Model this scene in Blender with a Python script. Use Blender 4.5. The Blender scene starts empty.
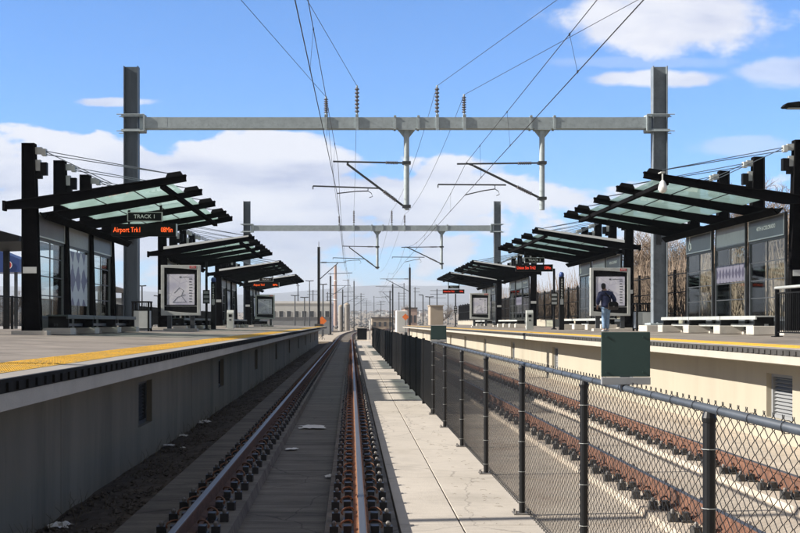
import bpy, bmesh, math, random
from mathutils import Vector, Matrix, noise as mnoise
random.seed(7)
scene = bpy.context.scene
col = scene.collection
F = 1180.0                 # focal length in photo pixels (800 wide)
CAM = 1.655                # camera height above rail top (z = 0)
VX, VY = 351.0, 322.5      # where the level, straight-ahead direction lands in the photo

def at(px, py, Y):
    return Vector(((px - VX) * Y / F, Y, CAM + (VY - py) * Y / F))

# ------------------------------------------------------------------ materials
def _noise(nt, scale, detail=6, rough=.6, vec=None):
    n = nt.nodes.new('ShaderNodeTexNoise')
    n.inputs['Scale'].default_value = scale; n.inputs['Detail'].default_value = detail
    n.inputs['Roughness'].default_value = rough
    if vec is not None: nt.links.new(vec, n.inputs['Vector'])
    return n.outputs['Fac']

def mat(name, c, rough=.7, metal=0., var=.25, scale=3., c2=None, s2=None, bump=0., bscale=40., stretch=None, spec=.5, fine=.0, broom=.0, crack=.0):
    m = bpy.data.materials.new(name); m.use_nodes = True
    nt = m.node_tree; b = nt.nodes['Principled BSDF']
    b.inputs['Roughness'].default_value = rough; b.inputs['Metallic'].default_value = metal
    b.inputs['Specular IOR Level'].default_value = spec
    g = nt.nodes.new('ShaderNodeNewGeometry'); vec = g.outputs['Position']
    if stretch:
        mp = nt.nodes.new('ShaderNodeMapping'); mp.inputs['Scale'].default_value = stretch
        nt.links.new(vec, mp.inputs['Vector']); vec = mp.outputs['Vector']
    f = _noise(nt, scale, 8, .65, vec)
    r = nt.nodes.new('ShaderNodeValToRGB')
    lo = [x * (1 - var) for x in c]; hi = [min(1, x * (1 + var)) for x in c]
    r.color_ramp.elements[0].position = .3; r.color_ramp.elements[1].position = .7
    r.color_ramp.elements[0].color = (*lo, 1); r.color_ramp.elements[1].color = (*hi, 1)
    nt.links.new(f, r.inputs['Fac']); out = r.outputs['Color']
    if c2:
        f2 = _noise(nt, s2 or scale * .35, 5, .7, vec)
        mr = nt.nodes.new('ShaderNodeMapRange'); mr.inputs[1].default_value = .5; mr.inputs[2].default_value = .68
        nt.links.new(f2, mr.inputs[0])
        mx = nt.nodes.new('ShaderNodeMix'); mx.data_type = 'RGBA'
        nt.links.new(mr.outputs[0], mx.inputs[0]); nt.links.new(out, mx.inputs[6]); mx.inputs[7].default_value = (*c2, 1)
        out = mx.outputs[2]
    if fine:
        f3 = _noise(nt, 90, 3, .8, g.outputs['Position'])
        mr = nt.nodes.new('ShaderNodeMapRange'); mr.inputs[1].default_value = .3; mr.inputs[2].default_value = .7
        mr.inputs[3].default_value = 1 - fine; mr.inputs[4].default_value = 1 + fine
        nt.links.new(f3, mr.inputs[0])
        vm = nt.nodes.new('ShaderNodeVectorMath'); vm.operation = 'SCALE'
        nt.links.new(out, vm.inputs[0]); nt.links.new(mr.outputs[0], vm.inputs['Scale']); out = vm.outputs[0]
    def times(o, fac):
        vm = nt.nodes.new('ShaderNodeVectorMath'); vm.operation = 'SCALE'
        nt.links.new(o, vm.inputs[0]); nt.links.new(fac, vm.inputs['Scale']); return vm.outputs[0]
    def rng(o, a, b_, c_, d_):
        mr = nt.nodes.new('ShaderNodeMapRange'); nt.links.new(o, mr.inputs[0])
        for i_, x_ in enumerate((a, b_, c_, d_)): mr.inputs[i_ + 1].default_value = x_
        return mr.outputs[0]
    if broom:
        mp = nt.nodes.new('ShaderNodeMapping'); mp.inputs['Scale'].default_value = (1.2, 38, 1); nt.links.new(g.outputs['Position'], mp.inputs['Vector'])
        out = times(out, rng(_noise(nt, 1, 4, .7, mp.outputs['Vector']), .3, .7, 1 - broom, 1 + broom * .6))
        out = times(out, rng(_noise(nt, .9, 7, .72, g.outputs['Position']), .52, .74, 1, 1 - broom * 2.6))
    if crack:
        mp = nt.nodes.new('ShaderNodeMapping'); mp.inputs['Scale'].default_value = (1, .6, 1)
        nz = nt.nodes.new('ShaderNodeTexNoise'); nz.inputs['Scale'].default_value = 1.7; nz.inputs['Detail'].default_value = 6; nt.links.new(g.outputs['Position'], nz.inputs['Vector'])
        mx2 = nt.nodes.new('ShaderNodeVectorMath'); mx2.operation = 'MULTIPLY_ADD'; mx2.inputs[1].default_value = (.5, .5, 0); nt.links.new(nz.outputs['Color'], mx2.inputs[0]); nt.links.new(g.outputs['Position'], mx2.inputs[2])
        nt.links.new(mx2.outputs[0], mp.inputs['Vector'])
        vo = nt.nodes.new('ShaderNodeTexVoronoi'); vo.feature = 'DISTANCE_TO_EDGE'; vo.inputs['Scale'].default_value = .55; nt.links.new(mp.outputs['Vector'], vo.inputs['Vector'])
        out = times(out, rng(vo.outputs['Distance'], .001, .006, 1 - crack, 1))
    nt.links.new(out, b.inputs['Base Color'])
    if bump:
        fb = _noise(nt, bscale, 6, .6, vec)
        bp = nt.nodes.new('ShaderNodeBump'); bp.inputs['Strength'].default_value = bump; bp.inputs['Distance'].default_value = .02
        nt.links.new(fb, bp.inputs['Height']); nt.links.new(bp.outputs['Normal'], b.inputs['Normal'])
    return m

def emit(name, c, s):
    m = bpy.data.materials.new(name); m.use_nodes = True
    b = m.node_tree.nodes['Principled BSDF']
    b.inputs['Base Color'].default_value = (*[x * .5 for x in c], 1)
    b.inputs['Emission Color'].default_value = (*c, 1); b.inputs['Emission Strength'].default_value = s
    return m

def glass_mat(name, tint, refl=.12, diffuse=0., dcol=(.6, .8, .75), rough=.03):
    m = bpy.data.materials.new(name); m.use_nodes = True
    nt = m.node_tree; nt.nodes.clear(); N = nt.nodes.new; L = nt.links.new
    out = N('ShaderNodeOutputMaterial'); tr = N('ShaderNodeBsdfTransparent'); tr.inputs[0].default_value = (*tint, 1)
    gl = N('ShaderNodeBsdfGlossy'); gl.inputs['Roughness'].default_value = rough
    g0 = N('ShaderNodeNewGeometry'); dt = N('ShaderNodeVectorMath'); dt.operation = 'DOT_PRODUCT'; L(g0.outputs['Normal'], dt.inputs[0]); L(g0.outputs['Incoming'], dt.inputs[1])
    ab = N('ShaderNodeMath'); ab.operation = 'ABSOLUTE'; L(dt.outputs['Value'], ab.inputs[0])
    iv = N('ShaderNodeMath'); iv.operation = 'SUBTRACT'; iv.inputs[0].default_value = 1; L(ab.outputs[0], iv.inputs[1])
    pw = N('ShaderNodeMath'); pw.operation = 'POWER'; pw.inputs[1].default_value = 5; L(iv.outputs[0], pw.inputs[0])
    lw = N('ShaderNodeMath'); lw.operation = 'MULTIPLY_ADD'; lw.inputs[1].default_value = refl * 2.5; lw.inputs[2].default_value = refl * .2; L(pw.outputs[0], lw.inputs[0])
    mx = N('ShaderNodeMixShader'); L(lw.outputs[0], mx.inputs[0])
    base = tr.outputs[0]
    if diffuse:
        tl = N('ShaderNodeBsdfTranslucent'); df = N('ShaderNodeBsdfDiffuse')
        g = N('ShaderNodeNewGeometry'); f = _noise(nt, .8, 4, .6, g.outputs['Position'])
        r = N('ShaderNodeValToRGB'); r.color_ramp.elements[0].color = (*[x * .8 for x in dcol], 1); r.color_ramp.elements[1].color = (*[min(1, x * 1.15) for x in dcol], 1)
        r.color_ramp.elements[0].position = .3; r.color_ramp.elements[1].position = .7
        L(f, r.inputs[0]); L(r.outputs[0], tl.inputs[0]); L(r.outputs[0], df.inputs[0])
        m1 = N('ShaderNodeMixShader'); m1.inputs[0].default_value = .3; L(tl.outputs[0], m1.inputs[1]); L(df.outputs[0], m1.inputs[2])
        m2 = N('ShaderNodeMixShader'); m2.inputs[0].default_value = diffuse; L(tr.outputs[0], m2.inputs[1]); L(m1.outputs[0], m2.inputs[2])
        base = m2.outputs[0]
    L(base, mx.inputs[1]); L(gl.outputs[0], mx.inputs[2]); L(mx.outputs[0], out.inputs[0])
    return m

M = {}
M['black'] = mat('black_steel', (.009, .009, .010), .5, 0, .3, 4, bump=.05, spec=0.)
M['black2'] = mat('black_paint', (.011, .0115, .0125), .6, 0, .3, 6, spec=.06)
M['dark'] = mat('dark_grey_steel', (.05, .055, .06), .5, .1, .2, 4)
M['header'] = mat('grey_sign_panel', (.10, .115, .13), .4, 0, .12, 2)
M['galv'] = mat('galvanised_steel', (.37, .425, .445), .55, .05, .14, 3, c2=(.30, .345, .365), s2=9, bump=.04)
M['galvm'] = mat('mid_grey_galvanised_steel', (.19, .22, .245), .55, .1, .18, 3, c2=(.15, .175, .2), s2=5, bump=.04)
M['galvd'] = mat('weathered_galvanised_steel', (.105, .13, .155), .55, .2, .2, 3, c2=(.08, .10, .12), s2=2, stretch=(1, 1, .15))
M['alu'] = mat('pale_aluminium', (.52, .54, .53), .45, .3, .1, 3)
M['lightmetal'] = mat('light_painted_steel', (.46, .48, .46), .5, .1, .15, 3)
M['conc'] = mat('walkway_concrete', (.50, .455, .395), .9, 0, .12, 1.6, c2=(.42, .38, .325), s2=.8, bump=.25, bscale=60, fine=.14, broom=.09, crack=.35)
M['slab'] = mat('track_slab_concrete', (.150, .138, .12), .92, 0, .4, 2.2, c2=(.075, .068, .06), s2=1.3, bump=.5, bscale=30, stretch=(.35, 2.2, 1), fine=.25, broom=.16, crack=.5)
M['plinth'] = mat('plinth_concrete', (.235, .215, .19), .9, 0, .25, 3, c2=(.15, .135, .118), s2=1.4, bump=.35, bscale=40, fine=.15)
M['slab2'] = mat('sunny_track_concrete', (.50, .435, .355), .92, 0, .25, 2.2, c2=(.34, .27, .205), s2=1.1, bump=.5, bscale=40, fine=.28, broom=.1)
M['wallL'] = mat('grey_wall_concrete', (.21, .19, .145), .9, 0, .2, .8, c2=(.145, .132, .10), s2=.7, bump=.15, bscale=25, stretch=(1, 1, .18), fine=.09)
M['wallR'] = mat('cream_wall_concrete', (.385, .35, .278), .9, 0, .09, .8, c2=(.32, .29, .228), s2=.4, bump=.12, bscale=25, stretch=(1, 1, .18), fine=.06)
M['ledge'] = mat('edge_beam_concrete', (.38, .36, .32), .9, 0, .12, 1.5, bump=.15, fine=.1)
M['ledgeR'] = mat('pale_edge_beam_concrete', (.41, .385, .33), .9, 0, .08, 1.5, bump=.15, fine=.06)
M['deck'] = mat('platform_paving', (.22, .19, .16), .9, 0, .28, 1.2, c2=(.135, .115, .095), s2=.7, bump=.2, bscale=50, fine=.12)
M['border'] = mat('platform_border_concrete', (.30, .28, .255), .9, 0, .12, 2, bump=.2, fine=.1)
M['yellow'] = mat('yellow_tactile_paint', (.66, .38, .035), .75, 0, .22, 5, c2=(.42, .29, .10), s2=3.5, fine=.3, broom=.08)
M['rubber'] = mat('black_rubber', (.016, .016, .016), .85, 0, .3, 5, spec=.08)
M['rubberR'] = mat('dusty_black_rubber', (.05, .048, .045), .8, 0, .3, 5)
M['rust'] = mat('rusty_rail_steel', (.25, .115, .055), .85, 0, .4, 8, c2=(.13, .065, .04), s2=3, bump=.3, bscale=80)
M['rustd'] = mat('brown_rail_steel', (.165, .08, .05), .85, 0, .4, 8, c2=(.10, .055, .04), s2=2.5, bump=.3, bscale=80)
M['rustshade'] = mat('shade_toned_rail_steel', (.095, .048, .03), .85, 0, .4, 8, c2=(.05, .03, .022), s2=3, bump=.3, bscale=80)  # darker copy of the rail rust, left rail's shade put into the colour
M['railtop'] = mat('polished_rail_steel', (.21, .205, .20), .5, 1., .1, 3, stretch=(8, .4, 1))
M['clip'] = mat('rusty_spring_clip', (.16, .075, .04), .6, .2, .3, 20)
M['insul'] = mat('black_rail_insulator', (.02, .02, .022), .5, 0, .3, 10)
M['bolt'] = mat('grey_bolt_steel', (.19, .18, .17), .6, .3, .3, 30)
M['dirt'] = mat('dark_trackside_dirt', (.06, .048, .037), .95, 0, .45, 6, c2=(.13, .105, .08), s2=2, bump=.8, bscale=20, fine=.3)
M['gravel'] = mat('tan_ballast_gravel', (.42, .36, .28), .95, 0, .35, 14, c2=(.3, .26, .21), s2=.6, bump=.8, bscale=18, fine=.3)
M['stone'] = mat('dark_ballast_stone', (.085, .075, .065), .9, 0, .5, 9)
M['ground'] = mat('dry_prairie_ground', (.26, .21, .15), .95, 0, .25, .02, c2=(.18, .155, .11), s2=.008)
M['hill'] = mat('far_foothill_ground', (.13, .125, .12), .95, 0, .3, .002, c2=(.1, .1, .08), s2=.001)
M['weed'] = mat('dry_weed_stalks', (.13, .105, .06), .9, 0, .3, 8)
M['paper'] = mat('crumpled_white_paper', (.72, .72, .70), .8, 0, .1, 8)
M['fence'] = mat('black_vinyl_wire', (.016, .0165, .018), .6, 0, .2, 10, spec=.2)
M['post'] = mat('black_vinyl_post', (.012, .0125, .014), .45, 0, .2, 6, spec=.3)
M['toprail'] = mat('blue_grey_fence_rail', (.06, .072, .09), .45, .1, .2, 6)
M['green'] = mat('dark_green_sign_back', (.022, .05, .046), .55, 0, .1, 5)
M['greyplate'] = mat('grey_mount_plate', (.3, .31, .32), .5, .1, .1, 5)
M['frost'] = glass_mat('frosted_roof_glass', (.72, .86, .82), .12, .74, (.64, .88, .81), .1)
M['fascia'] = mat('white_frosted_fascia', (.75, .78, .77), .4, 0, .05, 2)
M['glass'] = glass_mat('clear_screen_glass', (.84, .89, .88), .2, 0)
M['insulator'] = mat('grey_porcelain', (.13, .125, .13), .25, 0, .1, 5)
M['wire'] = mat('dark_catenary_wire', (.03, .03, .032), .5, .2, .2, 5)
M['pearl'] = mat('white_camera_plastic', (.78, .78, .76), .35, 0, .05, 5)
M['benchL'] = mat('dark_green_bench_metal', (.03, .05, .047), .45, .1, .2, 5)
M['white'] = mat('white_paint', (.78, .78, .76), .5, 0, .05, 3)
M['block'] = mat('pale_concrete_block', (.50, .47, .42), .9, 0, .12, 3, bump=.2, fine=.08)
M['blue'] = mat('blue_painted_panel', (.02, .055, .21), .45, 0, .08, 2)
M['red'] = mat('red_sign_paint', (.5, .03, .03), .5, 0, .05, 3)
M['orange'] = mat('orange_sign_sheet', (.85, .2, .03), .5, 0, .1, 5)
M['bark'] = mat('pale_bare_twigs', (.245, .185, .135), .9, 0, .3, 3, c2=(.15, .11, .08), s2=.6)
M['bark2'] = mat('grey_bare_twigs', (.19, .155, .125), .9, 0, .25, 3)
M['tan'] = mat('tan_rendered_wall', (.36, .30, .23), .9, 0, .08, .5)
M['palewall'] = mat('pale_metal_cladding', (.58, .58, .55), .7, 0, .06, .4, stretch=(1, 1, .05))
M['greywall'] = mat('grey_block_wall', (.24, .25, .26), .85, 0, .12, .5)
M['chim'] = mat('pink_brick_stack', (.42, .30, .25), .9, 0, .1, .5)
M['roofd'] = mat('dark_shingle_roof', (.10, .09, .085), .9, 0, .2, 1)
M['led'] = emit('orange_led', (1., .12, .02), .75)
M['ledred'] = emit('red_led', (1., .07, .03), .7)
M['textw'] = mat('white_lettering', (.8, .8, .78), .5, 0, .02, 3)
M['navy'] = mat('navy_jacket_cloth', (.022, .03, .085), .85, 0, .25, 12, bump=.3, bscale=30)
M['jeans'] = mat('faded_blue_denim', (.20, .31, .46), .9, 0, .25, 10, c2=(.3, .4, .52), s2=6, bump=.3, bscale=40)
M['skin'] = mat('skin', (.42, .25, .18), .6, 0, .08, 10)
M['hair'] = mat('dark_hair', (.012, .010, .009), .6, 0, .3, 40)
M['leather'] = mat('dark_brown_leather', (.035, .025, .02), .5, 0, .3, 12)
M['shoe'] = mat('pale_grey_trainer', (.45, .45, .46), .7, 0, .1, 10)
M['truckw'] = mat('white_truck_paint', (.75, .75, .74), .35, 0, .04, 2)
M['tyre'] = mat('tyre_rubber', (.02, .02, .02), .8, 0, .2, 8)

def map_panel_mat():
    m = mat('transit_map_print', (.60, .60, .68), .3, 0, .04, 3)
    nt = m.node_tree; b = nt.nodes['Principled BSDF']; N = nt.nodes.new; L = nt.links.new
    tc = N('ShaderNodeTexCoord')
    v = N('ShaderNodeTexVoronoi'); v.feature = 'DISTANCE_TO_EDGE'; v.inputs['Scale'].default_value = 2.6; L(tc.outputs['Object'], v.inputs['Vector'])
    n2 = N('ShaderNodeTexNoise'); n2.inputs['Scale'].default_value = 1.6; L(tc.outputs['Object'], n2.inputs['Vector'])
    mr = N('ShaderNodeMapRange'); mr.inputs[1].default_value = .0; mr.inputs[2].default_value = .03; L(v.outputs['Distance'], mr.inputs[0])
    r = N('ShaderNodeValToRGB'); r.color_ramp.elements[0].color = (.52, .52, .66, 1); r.color_ramp.elements[1].color = (.82, .82, .88, 1)
    r.color_ramp.elements[0].position = .35; r.color_ramp.elements[1].position = .6; L(n2.outputs['Fac'], r.inputs[0])
    mx = N('ShaderNodeMix'); mx.data_type = 'RGBA'; L(mr.outputs[0], mx.inputs[0]); mx.inputs[6].default_value = (.52, .52, .62, 1); L(r.outputs[0], mx.inputs[7])
    L(mx.outputs[2], b.inputs['Base Color'])
    return m
M['map'] = map_panel_mat()

def art_mat(name, ca, cb, sc, sx=1., thr=.0):
    m = mat(name, ca, .4, 0, .05, 3); nt = m.node_tree; b = nt.nodes['Principled BSDF']; N = nt.nodes.new; L = nt.links.new
    tc = N('ShaderNodeTexCoord'); mp = N('ShaderNodeMapping'); mp.inputs['Scale'].default_value = (1, sx, 1); L(tc.outputs['Object'], mp.inputs['Vector'])
    sp = N('ShaderNodeSeparateXYZ'); L(mp.outputs[0], sp.inputs[0])
    def sn(o, k):
        a = N('ShaderNodeMath'); a.operation = 'MULTIPLY'; a.inputs[1].default_value = k; L(o, a.inputs[0])
        s = N('ShaderNodeMath'); s.operation = 'SINE'; L(a.outputs[0], s.inputs[0]); return s.outputs[0]
    ad = N('ShaderNodeMath'); ad.operation = 'ADD'; L(sn(sp.outputs[1], sc), ad.inputs[0]); L(sn(sp.outputs[2], sc * .8), ad.inputs[1])
    n2 = N('ShaderNodeTexNoise'); n2.inputs['Scale'].default_value = 5; L(tc.outputs['Object'], n2.inputs['Vector'])
    a2 = N('ShaderNodeMath'); a2.operation = 'MULTIPLY_ADD'; a2.inputs[1].default_value = 1.4; L(n2.outputs['Fac'], a2.inputs[0]); L(ad.outputs[0], a2.inputs[2])
    r = N('ShaderNodeMapRange'); r.inputs[1].default_value = .55 + thr; r.inputs[2].default_value = .75 + thr; L(a2.outputs[0], r.inputs[0])
    mx = N('ShaderNodeMix'); mx.data_type = 'RGBA'; L(r.outputs[0], mx.inputs[0]); mx.inputs[6].default_value = (*ca, 1); mx.inputs[7].default_value = (*cb, 1)
    L(mx.outputs[2], b.inputs['Base Color']); return m
M['art'] = art_mat('lavender_diamond_artwork', (.12, .11, .2), (.55, .55, .58), 9.5)
M['art2'] = art_mat('purple_patterned_film', (.04, .036, .06), (.12, .115, .15), 22)

# ------------------------------------------------------------------ mesh builder
class MB:
    def __init__(s): s.v = []; s.f = []; s.m = []; s.mi = 0
    def add(s, vs, fs):
        o = len(s.v); s.v += [tuple(p) for p in vs]
        for f in fs: s.f.append(tuple(i + o for i in f)); s.m.append(s.mi)
        return s
    def box(s, x0, x1, y0, y1, z0, z1):
        return s.add([(x0, y0, z0), (x1, y0, z0), (x1, y1, z0), (x0, y1, z0), (x0, y0, z1), (x1, y0, z1), (x1, y1, z1), (x0, y1, z1)],
                     [(0, 3, 2, 1), (4, 5, 6, 7), (0, 1, 5, 4), (1, 2, 6, 5), (2, 3, 7, 6), (3, 0, 4, 7)])
    def prism(s, pts, d):      # pts: list of 3-D points of a planar polygon, d: extrusion vector
        n = len(pts); d = Vector(d); a = [Vector(p) for p in pts]; b = [p + d for p in a]
        return s.add(a + b, [tuple(range(n))[::-1], tuple(range(n, 2 * n))] + [(i, (i + 1) % n, n + (i + 1) % n, n + i) for i in range(n)])
    def pxz(s, poly, y0, y1): return s.prism([(x, y0, z) for x, z in poly], (0, y1 - y0, 0))
    def pyz(s, poly, x0, x1): return s.prism([(x0, y, z) for y, z in poly], (x1 - x0, 0, 0))
    def pxy(s, poly, z0, z1): return s.prism([(x, y, z0) for x, y in poly], (0, 0, z1 - z0))
    def tube(s, pts, r, n=6, cap=True):
        pts = [Vector(p) for p in pts]; k = len(pts); rr = r if isinstance(r, (list, tuple)) else [r] * k
        o = []; up0 = None
        for i, p in enumerate(pts):
            t = (pts[min(i + 1, k - 1)] - pts[max(i - 1, 0)])
            t = t.normalized() if t.length > 1e-9 else Vector((0, 0, 1))
            if up0 is None: up0 = Vector((0, 0, 1)) if abs(t.z) < .9 else Vector((1, 0, 0))
            a = t.cross(up0)
            if a.length < 1e-4: a = t.cross(Vector((0, 1, 0.01)))
            a.normalize(); b = a.cross(t)
            for j in range(n):
                q = 2 * math.pi * j / n + math.pi / n
                o.append(p + (a * math.cos(q) + b * math.sin(q)) * rr[i])
        fs = [(i * n + j, i * n + (j + 1) % n, (i + 1) * n + (j + 1) % n, (i + 1) * n + j) for i in range(k - 1) for j in range(n)]
        if cap: fs += [tuple(range(n))[::-1], tuple(range((k - 1) * n, k * n))]
        return s.add(o, fs)
    def beam(s, p0, p1, w, h):   # rectangular bar, w sideways, h along "up"
        p0 = Vector(p0); p1 = Vector(p1); t = (p1 - p0).normalized()
        up = Vector((0, 0, 1)) if abs(t.z) < .95 else Vector((0, 1, 0))
        a = t.cross(up).normalized() * w / 2; b = a.cross(t).normalized() * h / 2
        vs = [p + x * a + y * b for p in (p0, p1) for x, y in ((-1, -1), (1, -1), (1, 1), (-1, 1))]
        return s.add(vs, [(3, 2, 1, 0), (4, 5, 6, 7)] + [(i, (i + 1) % 4, 4 + (i + 1) % 4, 4 + i) for i in range(4)])
    def lathe(s, prof, c, n=16):
        c = Vector(c); o = []
        for r, z in prof:
            for j in range(n):
                q = 2 * math.pi * j / n; o.append(c + Vector((r * math.cos(q), r * math.sin(q), z)))
        k = len(prof)
        fs = [(i * n + j, i * n + (j + 1) % n, (i + 1) * n + (j + 1) % n, (i + 1) * n + j) for i in range(k - 1) for j in range(n)]
        fs += [tuple(range(n))[::-1], tuple(range((k - 1) * n, k * n))]
        return s.add(o, fs)
    def sweep(s, prof, path):    # prof: (x,z) closed loop, path: list of (x,y,z) offsets, profile kept in xz
        n = len(prof); o = []
        for p in path: o += [(p[0] + x, p[1], p[2] + z) for x, z in prof]
        k = len(path)
        fs = [(i * n + j, i * n + (j + 1) % n, (i + 1) * n + (j + 1) % n, (i + 1) * n + j) for i in range(k - 1) for j in range(n)]
        fs += [tuple(range(n))[::-1], tuple(range((k - 1) * n, k * n))]
        return s.add(o, fs)
    def build(s, name, m, parent=None, smooth=False, bevel=0, fix=True):
        me = bpy.data.meshes.new(name)
        off = Vector((0, 0, 0))
        p = parent
        while p is not None: off = off + p.location; p = p.parent
        me.from_pydata([(a[0] - off.x, a[1] - off.y, a[2] - off.z) for a in s.v], [], s.f)
        ms = m if isinstance(m, (list, tuple)) else [m]
        for x in ms: me.materials.append(M[x] if isinstance(x, str) else x)
        if len(ms) > 1: me.polygons.foreach_set('material_index', s.m)
        if fix and len(s.f) < 40000:
            bm = bmesh.new(); bm.from_mesh(me); bmesh.ops.recalc_face_normals(bm, faces=bm.faces); bm.to_mesh(me); bm.free()
        if smooth: me.polygons.foreach_set('use_smooth', [True] * len(me.polygons))
        o = bpy.data.objects.new(name, me); col.objects.link(o)
        if parent is not None: o.parent = parent
        if bevel:
            b = o.modifiers.new('bevel', 'BEVEL'); b.width = bevel; b.segments = 2; b.limit_method = 'ANGLE'
        return o

def tag(o, label=None, cat=None, group=None, kind=None):
    if label: o['label'] = label
    if cat: o['category'] = cat
    if group: o['group'] = group
    if kind: o['kind'] = kind
    return o
def thing(name, loc, label, cat, group=None):
    o = bpy.data.objects.new(name, None); o.empty_display_size = .2; col.objects.link(o); o.location = loc
    return tag(o, label, cat, group)
def copy_tree(o, parent=None):
    c = o.copy(); col.objects.link(c)
    if parent is not None: c.parent = parent
    for ch in list(o.children): copy_tree(ch, c)
    return c
def move_copy(o, loc, label):
    c = copy_tree(o); c.location = loc; c['label'] = label; return c
def text(name, s, size, loc, m, parent, rot=(math.pi / 2, 0, 0), depth=.002, align='CENTER', sx=1.):
    cu = bpy.data.curves.new('lettering_curve', 'FONT'); cu.body = s; cu.size = size; cu.extrude = depth
    cu.align_x = align; cu.align_y = 'CENTER'; cu.resolution_u = 2
    t = bpy.data.objects.new('lettering_tmp', cu); col.objects.link(t)
    dg = bpy.context.evaluated_depsgraph_get(); me = bpy.data.meshes.new_from_object(t.evaluated_get(dg))
    bpy.data.objects.remove(t)
    me.name = name; R = Matrix.Translation(Vector((0, 0, 0))) @ Matrix.Rotation(rot[2], 4, 'Z') @ Matrix.Rotation(rot[0], 4, 'X')
    off = Vector((0, 0, 0)); p = parent
    while p is not None: off = off + p.location; p = p.parent
    me.transform(Matrix.Translation(Vector(loc) - off) @ R @ Matrix.Scale(sx, 4, (1, 0, 0)))
    me.materials.clear(); me.materials.append(M[m])
    o = bpy.data.objects.new(name, me); col.objects.link(o); o.parent = parent
    return o

# ------------------------------------------------------------------ key positions
EL, ER = -2.45, 6.5                      # platform edges
PZ = 1.261                               # platform edge level
WL, WR = -3.30, 7.40                     # walls under the overhangs
def dz(x):                               # platform surface rises gently away from the edge
    d = EL - x if x < 0 else x - ER
    return PZ + .02 * max(0., min(d, 9))
RX = (-1.416, .094, 3.24, 4.80)          # rails
def bend(y):                             # the line swings right beyond the station
    return .0002 * max(0., y - 140) ** 2
GX = {'L': -7.9, 'R': 11.1}
G1, G2 = 42.5, 89.6

# ------------------------------------------------------------------ setting: ground, slabs, walkway
def terrain(x, y):
    h = -.75
    if y > 450:
        t = min(1, (y - 450) / 2500.); h += 26 * t * t * (3 - 2 * t) * (1 + .5 * mnoise.noise(Vector((x * .0011, y * .0009, 3))))
    if y > 3000: h += (y - 3000) * .004
    return h
mb = MB()
ys = [-400, -100, 0, 60, 120, 200, 300, 450, 600, 800, 1000, 1300, 1700, 2200, 2800, 3600, 4800, 6400, 8500, 11000, 14500]
xs = [-9000, -5000, -3000, -1800, -1100, -700, -400, -200, -100, -40, 0, 40, 100, 200, 400, 700, 1100, 1800, 3000, 5000, 9000]
for y in ys:
    for x in xs: mb.v.append((x, y, terrain(x, y)))
nx = len(xs)
for j in range(len(ys) - 1):
    for i in range(nx - 1): mb.f.append((j * nx + i, j * nx + i + 1, (j + 1) * nx + i + 1, (j + 1) * nx + i)); mb.m.append(0)
tag(mb.build('ground', 'ground', smooth=True, fix=False), kind='structure')

def ridge(name, y0, y1, hbase, amp, seed, x0, x1, n=90):
    mb = MB()
    rows = 7
    for r in range(rows):
        t = r / (rows - 1)
        for i in range(n):
            x = x0 + (x1 - x0) * i / (n - 1); y = y0 + (y1 - y0) * t
            p = math.sin(math.pi * min(1, t * 1.0)) if t < .5 else 1 - (t - .5) * .6
            h = hbase + amp * (mnoise.fractal(Vector((x * .0007 + seed, t * 1.2, seed)), 1., 2., 6) * .8)
            mb.v.append((x, y, max(5, h * p) if r else -5))
    for r in range(rows - 1):
        for i in range(n - 1): mb.f.append((r * n + i, r * n + i + 1, (r + 1) * n + i + 1, (r + 1) * n + i)); mb.m.append(0)
    return tag(mb.build(name, 'hill', smooth=False, fix=False), kind='structure')
ridge('mountains', 6600, 8200, 200, 95, 4.2, -6500, 7000)
ridge('foothills', 4300, 5600, 75, 55, 9.1, -4500, 5000)

# track slabs with raised rail plinths
def slab(name, rails, x0, x1, zf, matn, y1):
    mb = MB()
    a, b = rails
    hw = .33
    prof = [(x0, -.7), (x1, -.7), (x1, zf), (b + hw + .02, zf), (b + hw, -.2), (b - hw, -.2), (b - hw - .02, zf), (a + hw + .02, zf), (a + hw, -.2), (a - hw, -.2), (a - hw - .02, zf), (x0, zf)]
    mb.sweep(prof, [(0, -6, 0), (0, y1, 0)])
    return tag(mb.build(name, matn), kind='structure')
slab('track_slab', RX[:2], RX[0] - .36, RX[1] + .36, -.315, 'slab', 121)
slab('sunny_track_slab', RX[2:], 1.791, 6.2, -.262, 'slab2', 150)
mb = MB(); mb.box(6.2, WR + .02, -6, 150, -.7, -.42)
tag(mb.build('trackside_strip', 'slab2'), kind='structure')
# walkway: separate pours with joints between
mb = MB()
y = -5.5; yj = [-6]
for jy in (2., 11.08, 18.3, 25.8, 34, 43, 52, 61, 70, 80, 90, 100, 111, 121):
    yj.append(jy)
for i in range(len(yj) - 1):
    for xa, xb in ((RX[1] + .3615, 1.028), (1.044, 1.79)):
        mb.box(xa, xb, yj[i] + .008, yj[i + 1] - .008, -.6, -.245 + random.uniform(-.002, .002))
tag(mb.build('walkway', 'conc', bevel=.004), kind='structure')
mb = MB(); mb.box(1.024, 1.046, -6, 121, -.5, -.256)
for jy in yj[1:-1]: mb.box(RX[1] + .38, 1.02, jy - .01, jy + .01, -.5, -.256); mb.box(1.05, 1.78, jy - .01, jy + .01, -.5, -.256)
tag(mb.build('walkway_joints', 'dirt'), kind='structure')
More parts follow.
